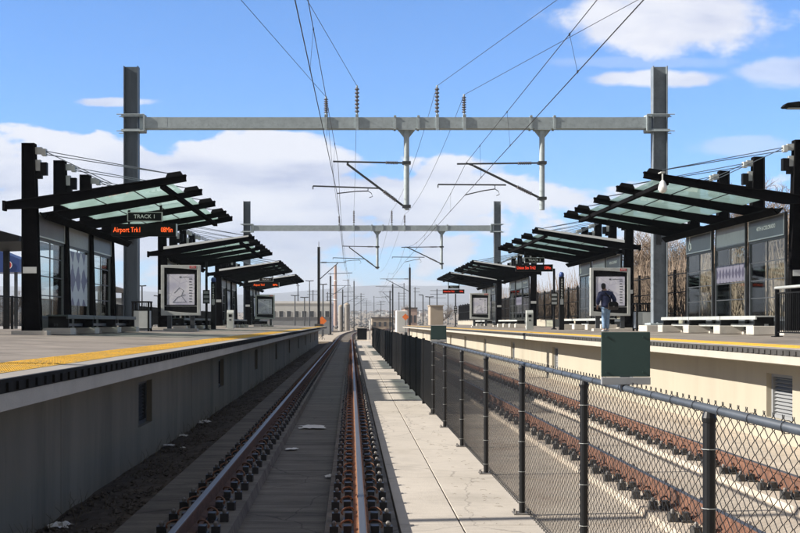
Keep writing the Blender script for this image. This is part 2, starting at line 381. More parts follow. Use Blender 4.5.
# dirt strip against the left platform wall
mb = MB(); nx_, ny_ = 9, 260
for j in range(ny_):
    for i in range(nx_):
        x = WL - .03 + (RX[0] - .352 - WL + .03) * i / (nx_ - 1); y = -6 + 127 * j / (ny_ - 1)
        z = -.54 + .20 * (i / (nx_ - 1)) + .055 * mnoise.fractal(Vector((x * 3, y * 1.4, 1)), 1, 2, 4)
        mb.v.append((x, y, z if i < nx_ - 1 else -.36))
for j in range(ny_ - 1):
    for i in range(nx_ - 1): mb.f.append((j * nx_ + i, j * nx_ + i + 1, (j + 1) * nx_ + i + 1, (j + 1) * nx_ + i)); mb.m.append(0)
tag(mb.build('dirt_strip', 'dirt', smooth=True, fix=False), kind='structure')
# outer footing slab beside the left rail
mb = MB(); mb.box(-2.22, RX[0] - .354, -6, 121, -.6, -.305)
tag(mb.build('track_margin_path', 'slab'), kind='structure')
# ballast beyond the platforms, following the bend
mb = MB()
path = [(bend(y), y, 0) for y in list(range(121, 420, 12))]
mb.sweep([(-6, -.75), (9.5, -.75), (7.8, -.3), (-4.2, -.3)], path)
tag(mb.build('ballast_bed', 'gravel'), kind='structure')
# street level behind both platforms
mb = MB(); mb.box(-60, -11.4, -20, 150, -.7, 1.18)
tag(mb.build('street_pavement', 'border'), kind='structure')
mb = MB(); mb.box(13.6, 60, -20, 170, -.7, 1.05)
tag(mb.build('verge', 'ground'), kind='structure')

# loose stones and dry weeds on the dirt strip: nobody could count them
mb = MB()
for k in range(5200):
    y = 6 + (random.random() ** 1.7) * 85; x = random.uniform(WL + .03, -2.2)
    t = (x - WL) / (RX[0] - .35 - WL); z = -.535 + .2 * t
    r = random.uniform(.012, .045)
    vs = [(x + r * random.uniform(.6, 1.3) * a, y + r * random.uniform(.6, 1.3) * b, z + r * random.uniform(.5, .9) * c) for a, b, c in ((1, 0, 0), (0, 1, 0), (-1, 0, 0), (0, -1, 0), (0, 0, 1), (0, 0, -1))]
    mb.add(vs, [(0, 1, 4), (1, 2, 4), (2, 3, 4), (3, 0, 4), (1, 0, 5), (2, 1, 5), (3, 2, 5), (0, 3, 5)])
tag(mb.build('trackside_stones', 'stone', fix=False), 'dark loose stones strewn on the dirt strip below the left platform wall', 'gravel', kind='stuff')
mb = MB()
for k in range(900):
    y = 6 + (random.random() ** 1.5) * 90; x = WL + .04 + abs(random.gauss(0, .28))
    if mnoise.noise(Vector((y * .35, 0, 5))) < -.05: continue
    z = -.53; h = random.uniform(.06, .26)
    dx, dy = random.uniform(-.12, .12), random.uniform(-.12, .12)
    mb.tube([(x, y, z), (x + dx * .4, y + dy * .4, z + h * .6), (x + dx, y + dy, z + h)], [.004, .003, .0015], 3, cap=False)
tag(mb.build('dry_weeds', 'weed', fix=False), 'thin dry weeds growing along the foot of the left platform wall', 'weeds', kind='stuff')

mb = MB()
for k in range(170):
    y = 7.5 + random.random() ** 1.6 * 30; x = 1.62 - abs(random.gauss(0, .22)) if random.random() < .75 else random.uniform(.6, 1.6)
    a = random.uniform(0, 3.14); L_ = random.uniform(.02, .09)
    mb.tube([(x, y, -.242), (x + L_ * .5 * math.cos(a), y + L_ * .5 * math.sin(a), -.236), (x + L_ * math.cos(a + .4), y + L_ * math.sin(a + .4), -.241)], .0014, 3)
tag(mb.build('straw_debris', 'weed', fix=False), 'bits of straw and dead stalks lying on the walkway by the fence', 'debris', kind='stuff')

# ------------------------------------------------------------------ rails with fasteners
def fastener_mesh():
    mb = MB()
    mb.mi = 0; mb.box(-.17, .17, -.09, .09, -.2, -.178)
    for s in (-1, 1):
        mb.mi = 0; mb.box(min(s * .085, s * .155), max(s * .085, s * .155), -.055, .055, -.178, -.115)
        mb.box(min(s * .2, s * .275), max(s * .2, s * .275), -.05, .05, -.2, -.12)
        mb.mi = 2; mb.lathe([(.02, 0), (.022, .025), (.012, .04)], (s * .237, 0, -.12), 6)
        mb.mi = 1
        q = [(s * (.075 + .055 * (1 - math.cos(t))), .075 * math.cos(t * .9) - .02, -.105 + .035 * math.sin(t)) for t in [i * math.pi / 6 * 1.2 for i in range(7)]]
        mb.tube(q, .0095, 5)
    return mb
fproto = fastener_mesh().build('fastener', ['insul', 'clip', 'bolt']); fmesh = fproto.data; bpy.data.objects.remove(fproto)
fproto = fastener_mesh().build('fastener', ['rubberR', 'clip', 'bolt']); fmesh2 = fproto.data; bpy.data.objects.remove(fproto)
RAILP = [(-.07, -.178), (.07, -.178), (.07, -.165), (.012, -.145), (.010, -.045), (.036, -.032), (.036, -.004), (.030, -.001), (-.030, -.001), (-.036, -.004), (-.036, -.032), (-.010, -.045), (-.012, -.145), (-.07, -.165)]
RLAB = ['left rail of the near track, bluish polished top above shaded brown fasteners',
        'right rail of the near track, orange rusty side lit beside the walkway',
        'brown rail just behind the chain-link fence, nearer one of the sunlit track',
        'brown rail nearest the cream platform wall on the sunlit track']
for k, x in enumerate(RX):
    rt = thing('running_rail', (x, 0, -.2), RLAB[k], 'rail', 'rails of the two tracks')
    yy = [-6] + list(range(10, 140, 20)) + list(range(140, 420, 10))
    path = [(x + bend(y), y, 0) for y in yy]
    mb = MB(); mb.sweep(RAILP, path); mb.build('rail_web', ('rustshade', 'rust', 'rustd', 'rustd')[k], rt)
    mb = MB(); mb.sweep([(-.029, -.0008), (.029, -.0008), (.021, .003), (-.021, .003)], path); mb.build('running_surface', 'railtop', rt)
    fm = fmesh if k < 2 else fmesh2; y0 = 8.2
    for i in range(100):
        o = bpy.data.objects.new('fastener', fm); col.objects.link(o); o.parent = rt; o.location = (random.gauss(0, .004), y0 + .7 * i + random.gauss(0, .014), .2); o.rotation_euler = (0, 0, random.gauss(0, .05))
    src = fastener_mesh(); mb = MB()
    for i in list(range(-12, 0)) + list(range(100, 162 if k < 2 else 200)):
        mb.add([(a + x, b + y0 + .7 * i, c) for a, b, c in src.v], src.f); mb.m[-len(src.f):] = src.m
    tag(mb.build('fastener_row', ['insul', 'clip', 'bolt'], rt, fix=False), kind='stuff')
    # timber ties beyond the slabs
    mb = MB()
    if k in (0, 2):
        for i in range(300):
            y = (122 if k == 0 else 151) + i * .75
            if y < 400: mb.box(x - .5 + bend(y), x + 2.05 + bend(y), y, y + .24, -.32, -.19)
        tag(mb.build('tie', 'plinth', rt, fix=False), kind='stuff')

# ------------------------------------------------------------------ platforms
def platform(side, y1, label):
    s = -1 if side == 'L' else 1
    E, W = (EL, WL) if side == 'L' else (ER, WR)
    out = -11.4 if side == 'L' else 13.6
    root = thing('train_platform', (E, 20, -.5), label, 'platform')
    def X(d): return E + s * d
    # paving between tactile strip and the back, in panels with joints
    mb = MB(); y = -6.
    edges = [.86 if side == 'L' else .88, 2.5, 4.3, 6.2, abs(out - E)]
    while y < y1 - .1:
        ye = min(y + 3.0, y1)
        for a, b in zip(edges[:-1], edges[1:]):
            g = .006
            p = [(X(a) + s * g, y + g), (X(b) - s * g, y + g), (X(b) - s * g, ye - g), (X(a) + s * g, ye - g)]
            tz = [(q[0], q[1], dz(q[0])) for q in p]
            mb.prism([(q[0], q[1], q[2] - .2) for q in tz], (0, 0, .2))
        y = ye
    mb.build('paving', 'deck', root)
    t0, t1 = (.23, .82) if side == 'L' else (.24, .82)
    mb = MB(); mb.prism([(X(0), -6, PZ - .1), (X(t0), -6, dz(X(t0)) - .1), (X(t0), y1, dz(X(t0)) - .1), (X(0), y1, PZ - .1)], (0, 0, .1))
    mb.prism([(X(t1), -6, dz(X(t1)) - .1), (X(edges[0]), -6, dz(X(edges[0])) - .1), (X(edges[0]), y1, dz(X(edges[0])) - .1), (X(t1), y1, dz(X(t1)) - .1)], (0, 0, .1))
    mb.build('border_strip', 'border', root)
    mb = MB(); mb.prism([(X(t0), -6, dz(X(t0)) - .1), (X(t1), -6, dz(X(t1)) - .1), (X(t1), y1, dz(X(t1)) - .1), (X(t0), y1, dz(X(t0)) - .1)], (0, 0, .104))
    nd = int((t1 - t0 - .04) / .06)
    yy = 7.5
    while yy < 45:          # truncated domes
        for i in range(nd):
            x = X(t0 + .05 + .06 * i); r = .016; z = dz(x) + .004
            mb.add([(x - r, yy - r, z), (x + r, yy - r, z), (x + r, yy + r, z), (x - r, yy + r, z), (x - r * .6, yy - r * .6, z + .007), (x + r * .6, yy - r * .6, z + .007), (x + r * .6, yy + r * .6, z + .007), (x - r * .6, yy + r * .6, z + .007)],
                   [(4, 5, 6, 7), (0, 1, 5, 4), (1, 2, 6, 5), (2, 3, 7, 6), (3, 0, 4, 7)])
        yy += .06
    mb.build('tactile_strip', 'yellow', root, fix=False)
    # rubber edge with its row of teeth
    rb = .105
    mb = MB(); mb.box(min(X(-.012), X(.05)), max(X(-.012), X(.05)), -6, y1, PZ - rb, PZ - .006)
    y = 6.
    while y < 90:
        mb.box(min(X(-.03), X(-.011)), max(X(-.03), X(-.011)), y, y + .13, PZ - rb + .012, PZ - .03); y += .26
    mb.build('rubber_edge', 'rubber' if side == 'L' else 'rubberR', root, fix=False)
    # concrete edge beam and overhanging slab
    mb = MB(); bt, bb = PZ - rb, PZ - rb - .127
    y = -6.
    while y < y1 - .1:
        ye = min(y + 11.1, y1)
        mb.pxz([(X(-.002), bt - .001), (X(-.002), bb), (X(.18), bb - .03), (abs(W - E) * s + E - s * .002, bb - .03), (abs(W - E) * s + E - s * .002, bt - .001)], y + .006, ye - .006); y = ye
    mb.build('edge_beam', 'ledge' if side == 'L' else 'ledgeR', root)
    # wall, built round its vent openings
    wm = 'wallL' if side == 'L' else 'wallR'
    vents = [18.95 + 11.05 * i for i in range(-2, 10)] if side == 'L' else [20.4 + 11.2 * i for i in range(-2, 12)]
    vents = [v for v in vents if v < y1 - 2]
    hw = .62; zb, zt = (.02, .72) if side == 'L' else (-.02, .76)
    mb = MB(); top = bb - .031; cur = -6.
    t = s * .3
    for v in vents + [None]:
        e = (v - hw) if v is not None else y1
        parts = []
        mid = (cur + e) / 2
        parts = [(cur, mid - .008), (mid + .008, e)] if side == 'L' else [(cur, e)]
        for a, b in parts: mb.box(min(W, W + t), max(W, W + t), a, b, -.75, top)
        if v is not None:
            mb.box(min(W, W + t), max(W, W + t), e, v + hw, -.75, zb); mb.box(min(W, W + t), max(W, W + t), e, v + hw, zt, top); cur = v + hw
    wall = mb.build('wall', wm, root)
    mb = MB(); mb.box(min(W + t * 1.01, W + t * 1.6), max(W + t * 1.01, W + t * 1.6), -6, y1, -.75, top); mb.build('wall_core', 'greywall', root)
    for v in vents:
        mb = MB()
        for a, b, c, d in ((v - hw, v - hw + .07, zb, zt), (v + hw - .07, v + hw, zb, zt), (v - hw + .07, v + hw - .07, zb, zb + .06), (v - hw + .07, v + hw - .07, zt - .06, zt)):
            mb.box(min(W + s * .09, W + s * .2), max(W + s * .09, W + s * .2), a, b, c, d)
        n = 11
        for i in range(n):
            z = zb + .07 + (zt - zb - .14) * i / (n - 1)
            mb.prism([(W + s * .12, v - hw + .07, z - .025), (W + s * .18, v - hw + .07, z + .02), (W + s * .18, v - hw + .07, z + .026), (W + s * .12, v - hw + .07, z - .019)], (0, 2 * hw - .14, 0))
        mb.build('vent', 'greywall' if side == 'R' else 'dark', wall)
    mb = MB(); mb.box(min(W + t, out), max(W + t, out), y1 - .25, y1, -.75, PZ - .21); mb.build('end_wall', wm, root)
    return root
platform('L', 119.5, 'high platform on the left with yellow strip, black rubber edge and shaded grey wall')
platform('R', 148, 'high platform on the right with sunlit cream wall and yellow strip')
# ------------------------------------------------------------------ fence beside the walkway
FX = 1.70; FT = 1.268; FB = -.245
fence = thing('chain_link_fence', (FX, 14, FB), 'black chain-link fence with grey-blue top rail between the walkway and the sunlit track', 'fence')
py = [-.6, 2.5, 5.60, 8.61, 11.73, 14.86, 18.1, 21.4, 24.4]
for y in py:
    mb = MB(); mb.tube([(FX, y, FB), (FX, y, FT - .05)], .030, 14); mb.lathe([(.034, 0), (.036, .02), (.026, .05), (.012, .062)], (FX, y, FT - .085), 14)
    mb.add([(FX + .045 * math.cos(a * math.pi / 6), y - .012, FT + .045 * math.sin(a * math.pi / 6)) for a in range(0)], [])
    po = mb.build('post', 'post', fence, smooth=False)
    mb = MB(); mb.box(FX - .09, FX + .09, y - .09, y + .09, FB, FB + .012)
    for a, b in ((-1, -1), (-1, 1), (1, -1), (1, 1)): mb.lathe([(.012, 0), (.012, .03)], (FX + a * .068, y + b * .068, FB + .01), 6)
    mb.build('base_plate', 'bolt', po)
    for z in (.12, .42, .72, 1.02, 1.30):
        mb = MB(); mb.tube([(FX - .036 * math.cos(q), y - .036 * math.sin(q), FB + z) for q in [i * math.pi / 5 for i in range(-1, 8)]], .0022, 4)
        mb.build('tie_wire', 'alu', po)
mb = MB(); mb.tube([(FX, -1, FT - .021), (FX, 24.45, FT - .021)], .021, 14); tr = mb.build('top_rail', 'toprail', fence, smooth=True)
for i in range(62):
    y = -.6 + i * .4; mb = MB(); mb.tube([(FX + .026 * math.cos(q), y, FT - .021 + .026 * math.sin(q)) for q in [j * math.pi / 5 for j in range(11)]], .0022, 4)
    mb.build('tie_wire', 'wire', tr)
# woven wire: neighbouring zigzags hook over each other
mb = MB(); d = .061; r = .0026; A = .0275
nz = int(round((FT + .005 - FB - .02) / (d / 2)))
yk = -.9; k = 0
def zig(y, phase, ym):
    pts = []
    for i in range(nz + 1):
        q = 1 if (i + phase) % 2 else -1
        pts.append((FX + .036 + .003 * q, y + q * (A + .0025), FB + .02 + i * d / 2))
    pts.append((FX + .036, pts[-1][1] - (.012 if (nz + phase) % 2 else -.012), pts[-1][2] + .015))
    n = 3; o = []
    for p in pts:
        for j in range(n):
            a = 2 * math.pi * j / n + .5; o.append((p[0] + r * math.cos(a), p[1] + r * math.sin(a) * 1.3, p[2]))
    kk = len(pts)
    mb.add(o, [(i * n + j, i * n + (j + 1) % n, (i + 1) * n + (j + 1) % n, (i + 1) * n + j) for i in range(kk - 1) for j in range(n)])
while yk < 24.4:
    zig(yk, k % 2 * 0, yk); yk += 2 * A; k += 1
    zig(yk, 1, yk); yk += 2 * A
mb.build('wire_mesh', 'fence', fence, fix=False)
mb = MB(); mb.tube([(FX + .03, -1, FB + .04), (FX + .03, 24.4, FB + .04)], .0025, 4); mb.build('tension_wire', 'fence', fence)

sf = thing('slatted_fence', (FX, 50, FB), 'darker run of black fence with close vertical slats, farther along the walkway', 'fence')
y = 24.65
while y < 91:
    mb = MB(); mb.tube([(FX, y, FB - .1), (FX, y, FT + .02)], .036, 8); mb.build('post', 'black2', sf)
    ye = y + 2.9
    mb = MB(); n = 30
    for i in range(n):
        yy = y + .06 + (2.78) * i / n
        mb.box(FX - .012, FX + .012, yy, yy + .062, FB + .06 + (.03 if i % 2 else 0), FT - .02 + (.012 if i % 2 else 0))
    for z in (FB + .2, FB + .75, FT - .12): mb.box(FX + .013, FX + .045, y + .04, ye - .02, z, z + .045)
    mb.build('slat_panel', 'black2', sf)
    y += 3.0
mb = MB(); mb.tube([(FX, y, FB - .1), (FX, y, FT + .02)], .036, 8); mb.build('post', 'black2', sf)

for (Y, lab) in ((7.3, 'large dark green square plate on a grey bar clamped to the near fence rail'), (22.9, 'small dark green square plate above the fence farther down the walkway')):
    c = thing('sign_plate', (FX - .01, Y, FT), lab, 'sign', 'dark green plates on the fence')
    mb = MB(); mb.box(FX - .152, FX + .150, Y - .006, Y + .006, FT + .052, FT + .328); gp = mb.build('panel', 'green', c, bevel=.003)
    for a in (-.12, .105):
        for b in (.08, .3): mb = MB(); mb.tube([(FX + a, Y - .0065, FT + b), (FX + a, Y - .012, FT + b)], .006, 8); mb.build('bolt', 'green', gp)
    mb = MB(); mb.box(FX - .152, FX + .150, Y - .016, Y + .016, FT + .003, FT + .049); mb.box(FX - .03, FX + .03, Y + .0165, Y + .03, FT - .04, FT + .2); mb.build('mount_bar', 'greyplate', c, bevel=.003)

# ------------------------------------------------------------------ overhead line: two portals
def disc_insulator(mb, p0, p1, n=6, r=.05, core=.02):
    p0 = Vector(p0); p1 = Vector(p1); L = (p1 - p0).length; t = (p1 - p0).normalized()
    a = t.orthogonal().normalized(); b = t.cross(a)
    mb.tube([p0, p1], core, 8)
    for i in range(n):
        c = p0 + t * L * (i + .5) / n
        rings = [(core, -.4), (r, -.1), (r * .95, .1), (core, .35)]
        o = []; h = L / n
        for rr, q in rings:
            for j in range(10):
                an = 2 * math.pi * j / 10; o.append(c + t * (q * h) + (a * math.cos(an) + b * math.sin(an)) * rr)
        mb.add(o, [(u * 10 + j, u * 10 + (j + 1) % 10, (u + 1) * 10 + (j + 1) % 10, (u + 1) * 10 + j) for u in range(3) for j in range(10)])

def portal(Y, label):
    S = Y / G1 if False else 1.0
    def P(px, py): return at(px, py, G1) + Vector((0, Y - G1, 0))
    root = thing('catenary_portal', (GX['L'], Y, dz(GX['L'])), label, 'catenary portal', 'portals over the tracks')
    xl, xr = GX['L'], GX['R']
    zb = P(0, 129.3).z; zt = P(0, 118.2).z
    for x, s in ((xl, 1), (xr, -1)):
        b = dz(x); top = P(0, 67).z
        mb = MB()
        fl = .03
        mb.box(x - .26, x - .26 + fl, Y - .19, Y + .19, b + .28, top); mb.box(x + .26 - fl, x + .26, Y - .19, Y + .19, b + .28, top)
        mb.box(x - .23, x + .23, Y - .012, Y + .012, b + .28, top)
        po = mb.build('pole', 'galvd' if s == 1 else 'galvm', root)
        mb = MB(); mb.box(x - .42, x + .42, Y - .42, Y + .42, b + .22, b + .28)
        for i in range(8):
            a = 2 * math.pi * i / 8 + .39; mb.lathe([(.035, 0), (.035, .2)], (x + .38 * math.cos(a), Y + .38 * math.sin(a), b + .1), 6)
        mb.build('base_plate', 'galv', po)
        mb = MB(); mb.box(x - .6, x + .6, Y - .6, Y + .6, b - .1, b + .2); mb.build('pedestal', 'block', po, bevel=.02)
        mb = MB(); mb.box(x - .1, x + .06, Y - .05, Y - .014, b + 2.2 + .9, b + 3.5); mb.box(x - .02, x + .1, Y - .07, Y - .051, b + 3.2, b + 3.36); mb.build('cable_clamp', 'dark', po)
        # clamp collars at the beam
        mb = MB(); zc = (zb + zt) / 2
        for z in (zt + .06, zb - .06):
            mb.box(x - .33, x + .33, Y - .235, Y - .195, z - .04, z + .04); mb.box(x - .33, x + .33, Y + .195, Y + .235, z - .04, z + .04)
            mb.prism([(x - s * .27, Y - .03, z - .06), (x - s * .27, Y - .03, z + .06), (x - s * .44, Y - .03, z)], (0, .06, 0))
            mb.box(min(x + s * .27, x + s * .52), max(x + s * .27, x + s * .52), Y - .16, Y + .16, z - .035, z + .035)
        mb.box(min(x + s * .3, x + s * .44), max(x + s * .3, x + s * .44), Y - .1, Y + .1, zb - .01, zt + .01)
        for z in (zb - .1, zt + .1):
            for yy in (-.2, .2): mb.tube([(x - s * .5, Y + yy * 1.2, z), (x + s * .5, Y + yy * 1.2, z)], .018, 6)
        mb.build('clamp_collar', 'galv', po)
    x0, x1 = xl + .46, xr - .46
    mb = MB(); mb.box(x0, x0 + .05, Y - .26, Y + .26, zb - .08, zt + .08); mb.box(x1 - .05, x1, Y - .26, Y + .26, zb - .08, zt + .08)
    mb.box(x0 + .05, x1 - .05, Y - .2, Y + .2, zb, zt)
    for x in (x0 + .45, x1 - .45): mb.box(x - .4, x + .4, Y - .203, Y + .203, zb + .03, zt + .004)
    beam = mb.build('beam', 'galv', root)
    for px in (406.5, 542):
        x = P(px, 0).x
        for q in (-.42, .42):
            mb = MB(); mb.box(x + q - .04, x + q + .04, Y - .225, Y - .203, zb - .03, zt + .07); mb.box(x + q - .04, x + q + .04, Y + .203, Y + .225, zb - .03, zt + .07); mb.box(x + q - .05, x + q + .05, Y - .24, Y + .24, zt + .004, zt + .03); mb.build('beam_bracket', 'galv', beam)
    # post insulators with their pedestals
    for px, ptop in ((326, 97), (357, 86), (437, 86), (464, 95)):
        x = P(px, 0).x; z1 = P(0, ptop).z
        mb = MB(); mb.tube([(x, Y, zt + .0), (x, Y, zt + .18)], .035, 8); mb.box(x - .05, x + .05, Y - .25, Y - .204, zb - .06, zt + .1); mb.box(x - .05, x + .05, Y - .25, Y + .1, zt + .002, zt + .06)
        mb.mi = 1; disc_insulator(mb, (x, Y, zt + .18), (x, Y, z1 - .05), 7, .085, .035); mb.mi = 0; mb.lathe([(.03, -.06), (.04, 0), (.015, .03)], (x, Y, z1), 8)
        mb.build('post_insulator', ['galv', 'insulator'], root)
    # drop pipes carrying the cantilevers
    for (px, A) in ((406.5, dict(top=((405, 163), (333, 161.5)), strut=((404, 206.5), (347, 164)), reg=((313, 186), (379, 188.3)), steady=((337, 193.5), (368, 191)), loop=(368, 191), vt=((347, 164), (349, 161.5)))),
                    (542, dict(top=((540, 163), (457, 164)), strut=((541, 198.5), (474, 166)), reg=((438, 184.5), (506, 185)), steady=((465, 195), (495, 189)), loop=(495, 189), vt=((474, 166), (466, 163))))):
        x = P(px, 0).x; zl = P(0, 210).z
        mb = MB(); mb.tube([(x, Y, zb - .02), (x, Y, zl)], .1, 14)
        mb.box(x - .3, x + .3, Y - .2, Y + .2, zb - .05, zb - .003)
        for q in (-1, 1): mb.prism([(x + q * .1, Y - .012, zb - .05), (x + q * .3, Y - .012, zb - .05), (x + q * .1, Y - .012, zb - .3)], (0, .024, 0))
        dp = mb.build('drop_pipe', 'galv', root)
        mb = MB()
        (a, b) = A['top']; pa, pb = P(*a), P(*b); mb.tube([pa, pb], .032, 8)
        (a, b) = A['strut']; sa, sb = P(*a), P(*b); mb.tube([sa, sb], .042, 8)
        (a, b) = A['reg']; mb.tube([P(*a), P(*b)], .028, 8); mb.tube([P(*a), P(*a) + Vector((0, 0, -.12))], .02, 6)
        (a, b) = A['steady']; q = P(*b); mb.tube([P(*a), P(a[0] * .4 + b[0] * .6, a[1] * .4 + b[1] * .6 - .6), q], .02, 6)
        mb.tube([q, q + Vector((.12, 0, -.08)), q + Vector((.16, 0, -.2)), q + Vector((.05, 0, -.24))], .014, 6)
        mb.tube([q, (q.x, q.y, P(*A['reg'][1]).z)], .014, 6)
        (a, b) = A['vt']; mb.tube([P(*a), P(*b)], .03, 6)
        for pz in (pa.z, sa.z): mb.box(x - .15, x + .15, Y - .15, Y + .15, pz - .05, pz + .05)
        ca = mb.build('cantilever', 'dark', dp)
        mb = MB(); disc_insulator(mb, pa.lerp(pb, .1), pa.lerp(pb, .27), 7, .07, .035); mb.build('rod_insulator', 'insulator', dp); mb = MB(); disc_insulator(mb, sa.lerp(sb, .14), sa.lerp(sb, .36), 8, .075, .045); mb.build('rod_insulator', 'insulator', dp)
    return root
p1 = portal(G1, 'nearer steel catenary portal, its tall poles rising between the near shelters')
move_copy(p1, (GX['L'], G2, dz(GX['L'])), 'farther, smaller looking catenary portal crossing the tracks behind the second shelters')

# ------------------------------------------------------------------ wires
def wire(name, pts, r, label, cat='overhead wire', drops=None):
    q = []
    for i in range(len(pts) - 1):
        a, b = Vector(pts[i]), Vector(pts[i + 1])
        for j in range(12):
            t = j / 12; p = a.lerp(b, t); q.append(p)
    q.append(Vector(pts[-1]))
    mb = MB(); mb.tube(q, r, 5)
    return tag(mb.build(name, 'wire', fix=False), label, cat, 'overhead wires')
def ext(a, b, y):
    a, b = Vector(a), Vector(b); t = (y - a.y) / (b.y - a.y); return a.lerp(b, t)
def g2(px, py): return at(px, py, G1) + Vector((0, G2 - G1, 0))
pipe_sag = lambda a, b, n, s: [Vector(a).lerp(Vector(b), i / n) - Vector((0, 0, s * 4 * (i / n) * (1 - i / n))) for i in range(1, n)]
G3 = 136.
def far(px, py, Y): return at(px, py, G1) + Vector((bend(Y) if Y > 140 else 0, Y - G1, 0))
def run(a, stag, sag):      # a: pixel at portal; from before the camera to far beyond
    pa = at(*a[0], G1); near = a[1]; start = ext(pa, near, -4.)
    pts = [start, pa]
    Ys = [G2, 136, 185, 235, 285, 335]
    prev = pa
    for i, Y in enumerate(Ys):
        p = pa + Vector((bend(Y) + stag * (-1) ** i * .0 + (.25 if i % 2 else -.05), Y - G1, 0))
        pts += pipe_sag(prev, p, 8, sag) + [p]; prev = p
    return pts
c1 = run(((337, 193), at(295, 0, 17.9)), 0, .0); wire('contact_wire', c1, .0105, 'thick contact wire running over the near track')
m1 = run(((338, 161.5), at(308, 0, 20.5)), 0, .85); wire('messenger_wire', m1, .0085, 'sagging messenger wire above the near track contact wire')
c2 = run(((466, 194), at(643.5, 0, 17.7)), 0, .0); wire('contact_wire', c2, .0105, 'thick contact wire running over the sunlit track behind the fence')
m2 = run(((466, 163), at(597, 0, 20.1)), 0, .85); wire('messenger_wire', m2, .0085, 'sagging messenger wire above the sunlit track contact wire')
def interp(pts, y):
    for a, b in zip(pts[:-1], pts[1:]):
        a, b = Vector(a), Vector(b)
        if min(a.y, b.y) <= y <= max(a.y, b.y): return a.lerp(b, (y - a.y) / (b.y - a.y))
for cw, mw, nm in ((c1, m1, 'near'), (c2, m2, 'sunlit')):
    for i, y in enumerate((14, 22.6, 31.5, 38, 49, 58, 66, 74, 82, 98, 108, 120)):
        a, b = interp(cw, y), interp(mw, y)
        mb = MB(); mb.tube([a, b], .0045, 4); mb.box(a.x - .012, a.x + .012, a.y - .03, a.y + .03, a.z - .02, a.z + .03); mb.box(b.x - .012, b.x + .012, b.y - .03, b.y + .03, b.z - .03, b.z + .02)
        tag(mb.build('dropper_wire', 'wire'), 'thin vertical dropper joining messenger and contact wire of the %s track' % nm, 'dropper', 'droppers of the %s track' % nm)
LW = ('leftmost feeder wire, rising steeply to the upper left from the first beam insulator', 'feeder wire from the second beam insulator from the left, leaning left going up',
      'feeder wire from the third beam insulator from the left, rising to the right', 'feeder wire from the rightmost beam insulator, sloping right to meet the messenger wire')
for (px, pt, near, lab) in ((326, 97, at(241, 0, 30.4), LW[0]), (357, 86, at(307, 0, 30.7), LW[1]), (437, 86, at(557, 0, 31), LW[2]), (464, 95, at(572, 36, 33.7), LW[3])):
    a = at(px, pt, G1); b = g2(px, pt); c = a + Vector((bend(185), 185 - G1, -.3)); st = ext(a, near, 18.)
    mid = ext(a, near, 30.)
    wire('feeder_wire', [st, a] + pipe_sag(a, b, 8, .7) + [b] + pipe_sag(b, c, 8, 1.) + [c], .0085, lab)

# single poles beyond the station
POLES = [(318.8, 247, 114, 1, 'tallest pole at the end of the left platform, pale lower half'), (330.5, 276, 185, 1, 'dark pole right of the tall chimney beyond the left platform'), (342.7, 289.5, 261, 1, 'short dark pole in front of the pale silos'),
         (354, 281, 290, 1, 'slim dark pole standing just right of the silos'), (409.8, 267.6, 157, -1, 'thick dark pole at the far end of the right platform'), (392.7, 284, 224, -1, 'dark pole beyond the right platform, second from the platform end'), (390, 290.7, 262, -1, 'small pole farthest away on the right of the line')]
for (px, pt, Y, s, lab) in POLES:
    p = at(px, pt, Y); zb = -.4 if Y > 121 or s < 0 else dz(p.x)
    r = thing('catenary_pole', (p.x, Y, zb), lab, 'catenary pole', 'single catenary poles beyond the station')
    mb = MB(); w = .13
    mb.box(p.x - w, p.x - w + .03, Y - .15, Y + .15, zb, p.z); mb.box(p.x + w - .03, p.x + w, Y - .15, Y + .15, zb, p.z); mb.box(p.x - w + .03, p.x + w - .03, Y - .02, Y + .02, zb, p.z)
    mb.box(p.x - .4, p.x + .4, Y - .4, Y + .4, zb - .3, zb + .25); mb.build('mast', 'dark', r)
    tx = (-.66 if s > 0 else 4.02) + bend(Y)
    mb = MB(); zz = CAM + 5.8
    mb.tube([(p.x, Y, zz), (tx + s * .2, Y, zz)], .035, 6); mb.tube([(p.x, Y, zz - 1.7), (tx - s * .6, Y, zz - .05)], .045, 6); mb.tube([(p.x + s * .9, Y, zz - 1.1), (tx + s * .8, Y, zz - 1.0)], .03, 6)
    mb.build('cantilever', 'galvd', r)
    mb = MB(); disc_insulator(mb, (p.x + s * .25, Y, zz), (p.x + s * .75, Y, zz), 5, .09, .04); mb.tube([(p.x, Y, p.z), (p.x, Y, p.z + .5)], .03, 5); mb.build('rod_insulator', 'insulator', r)

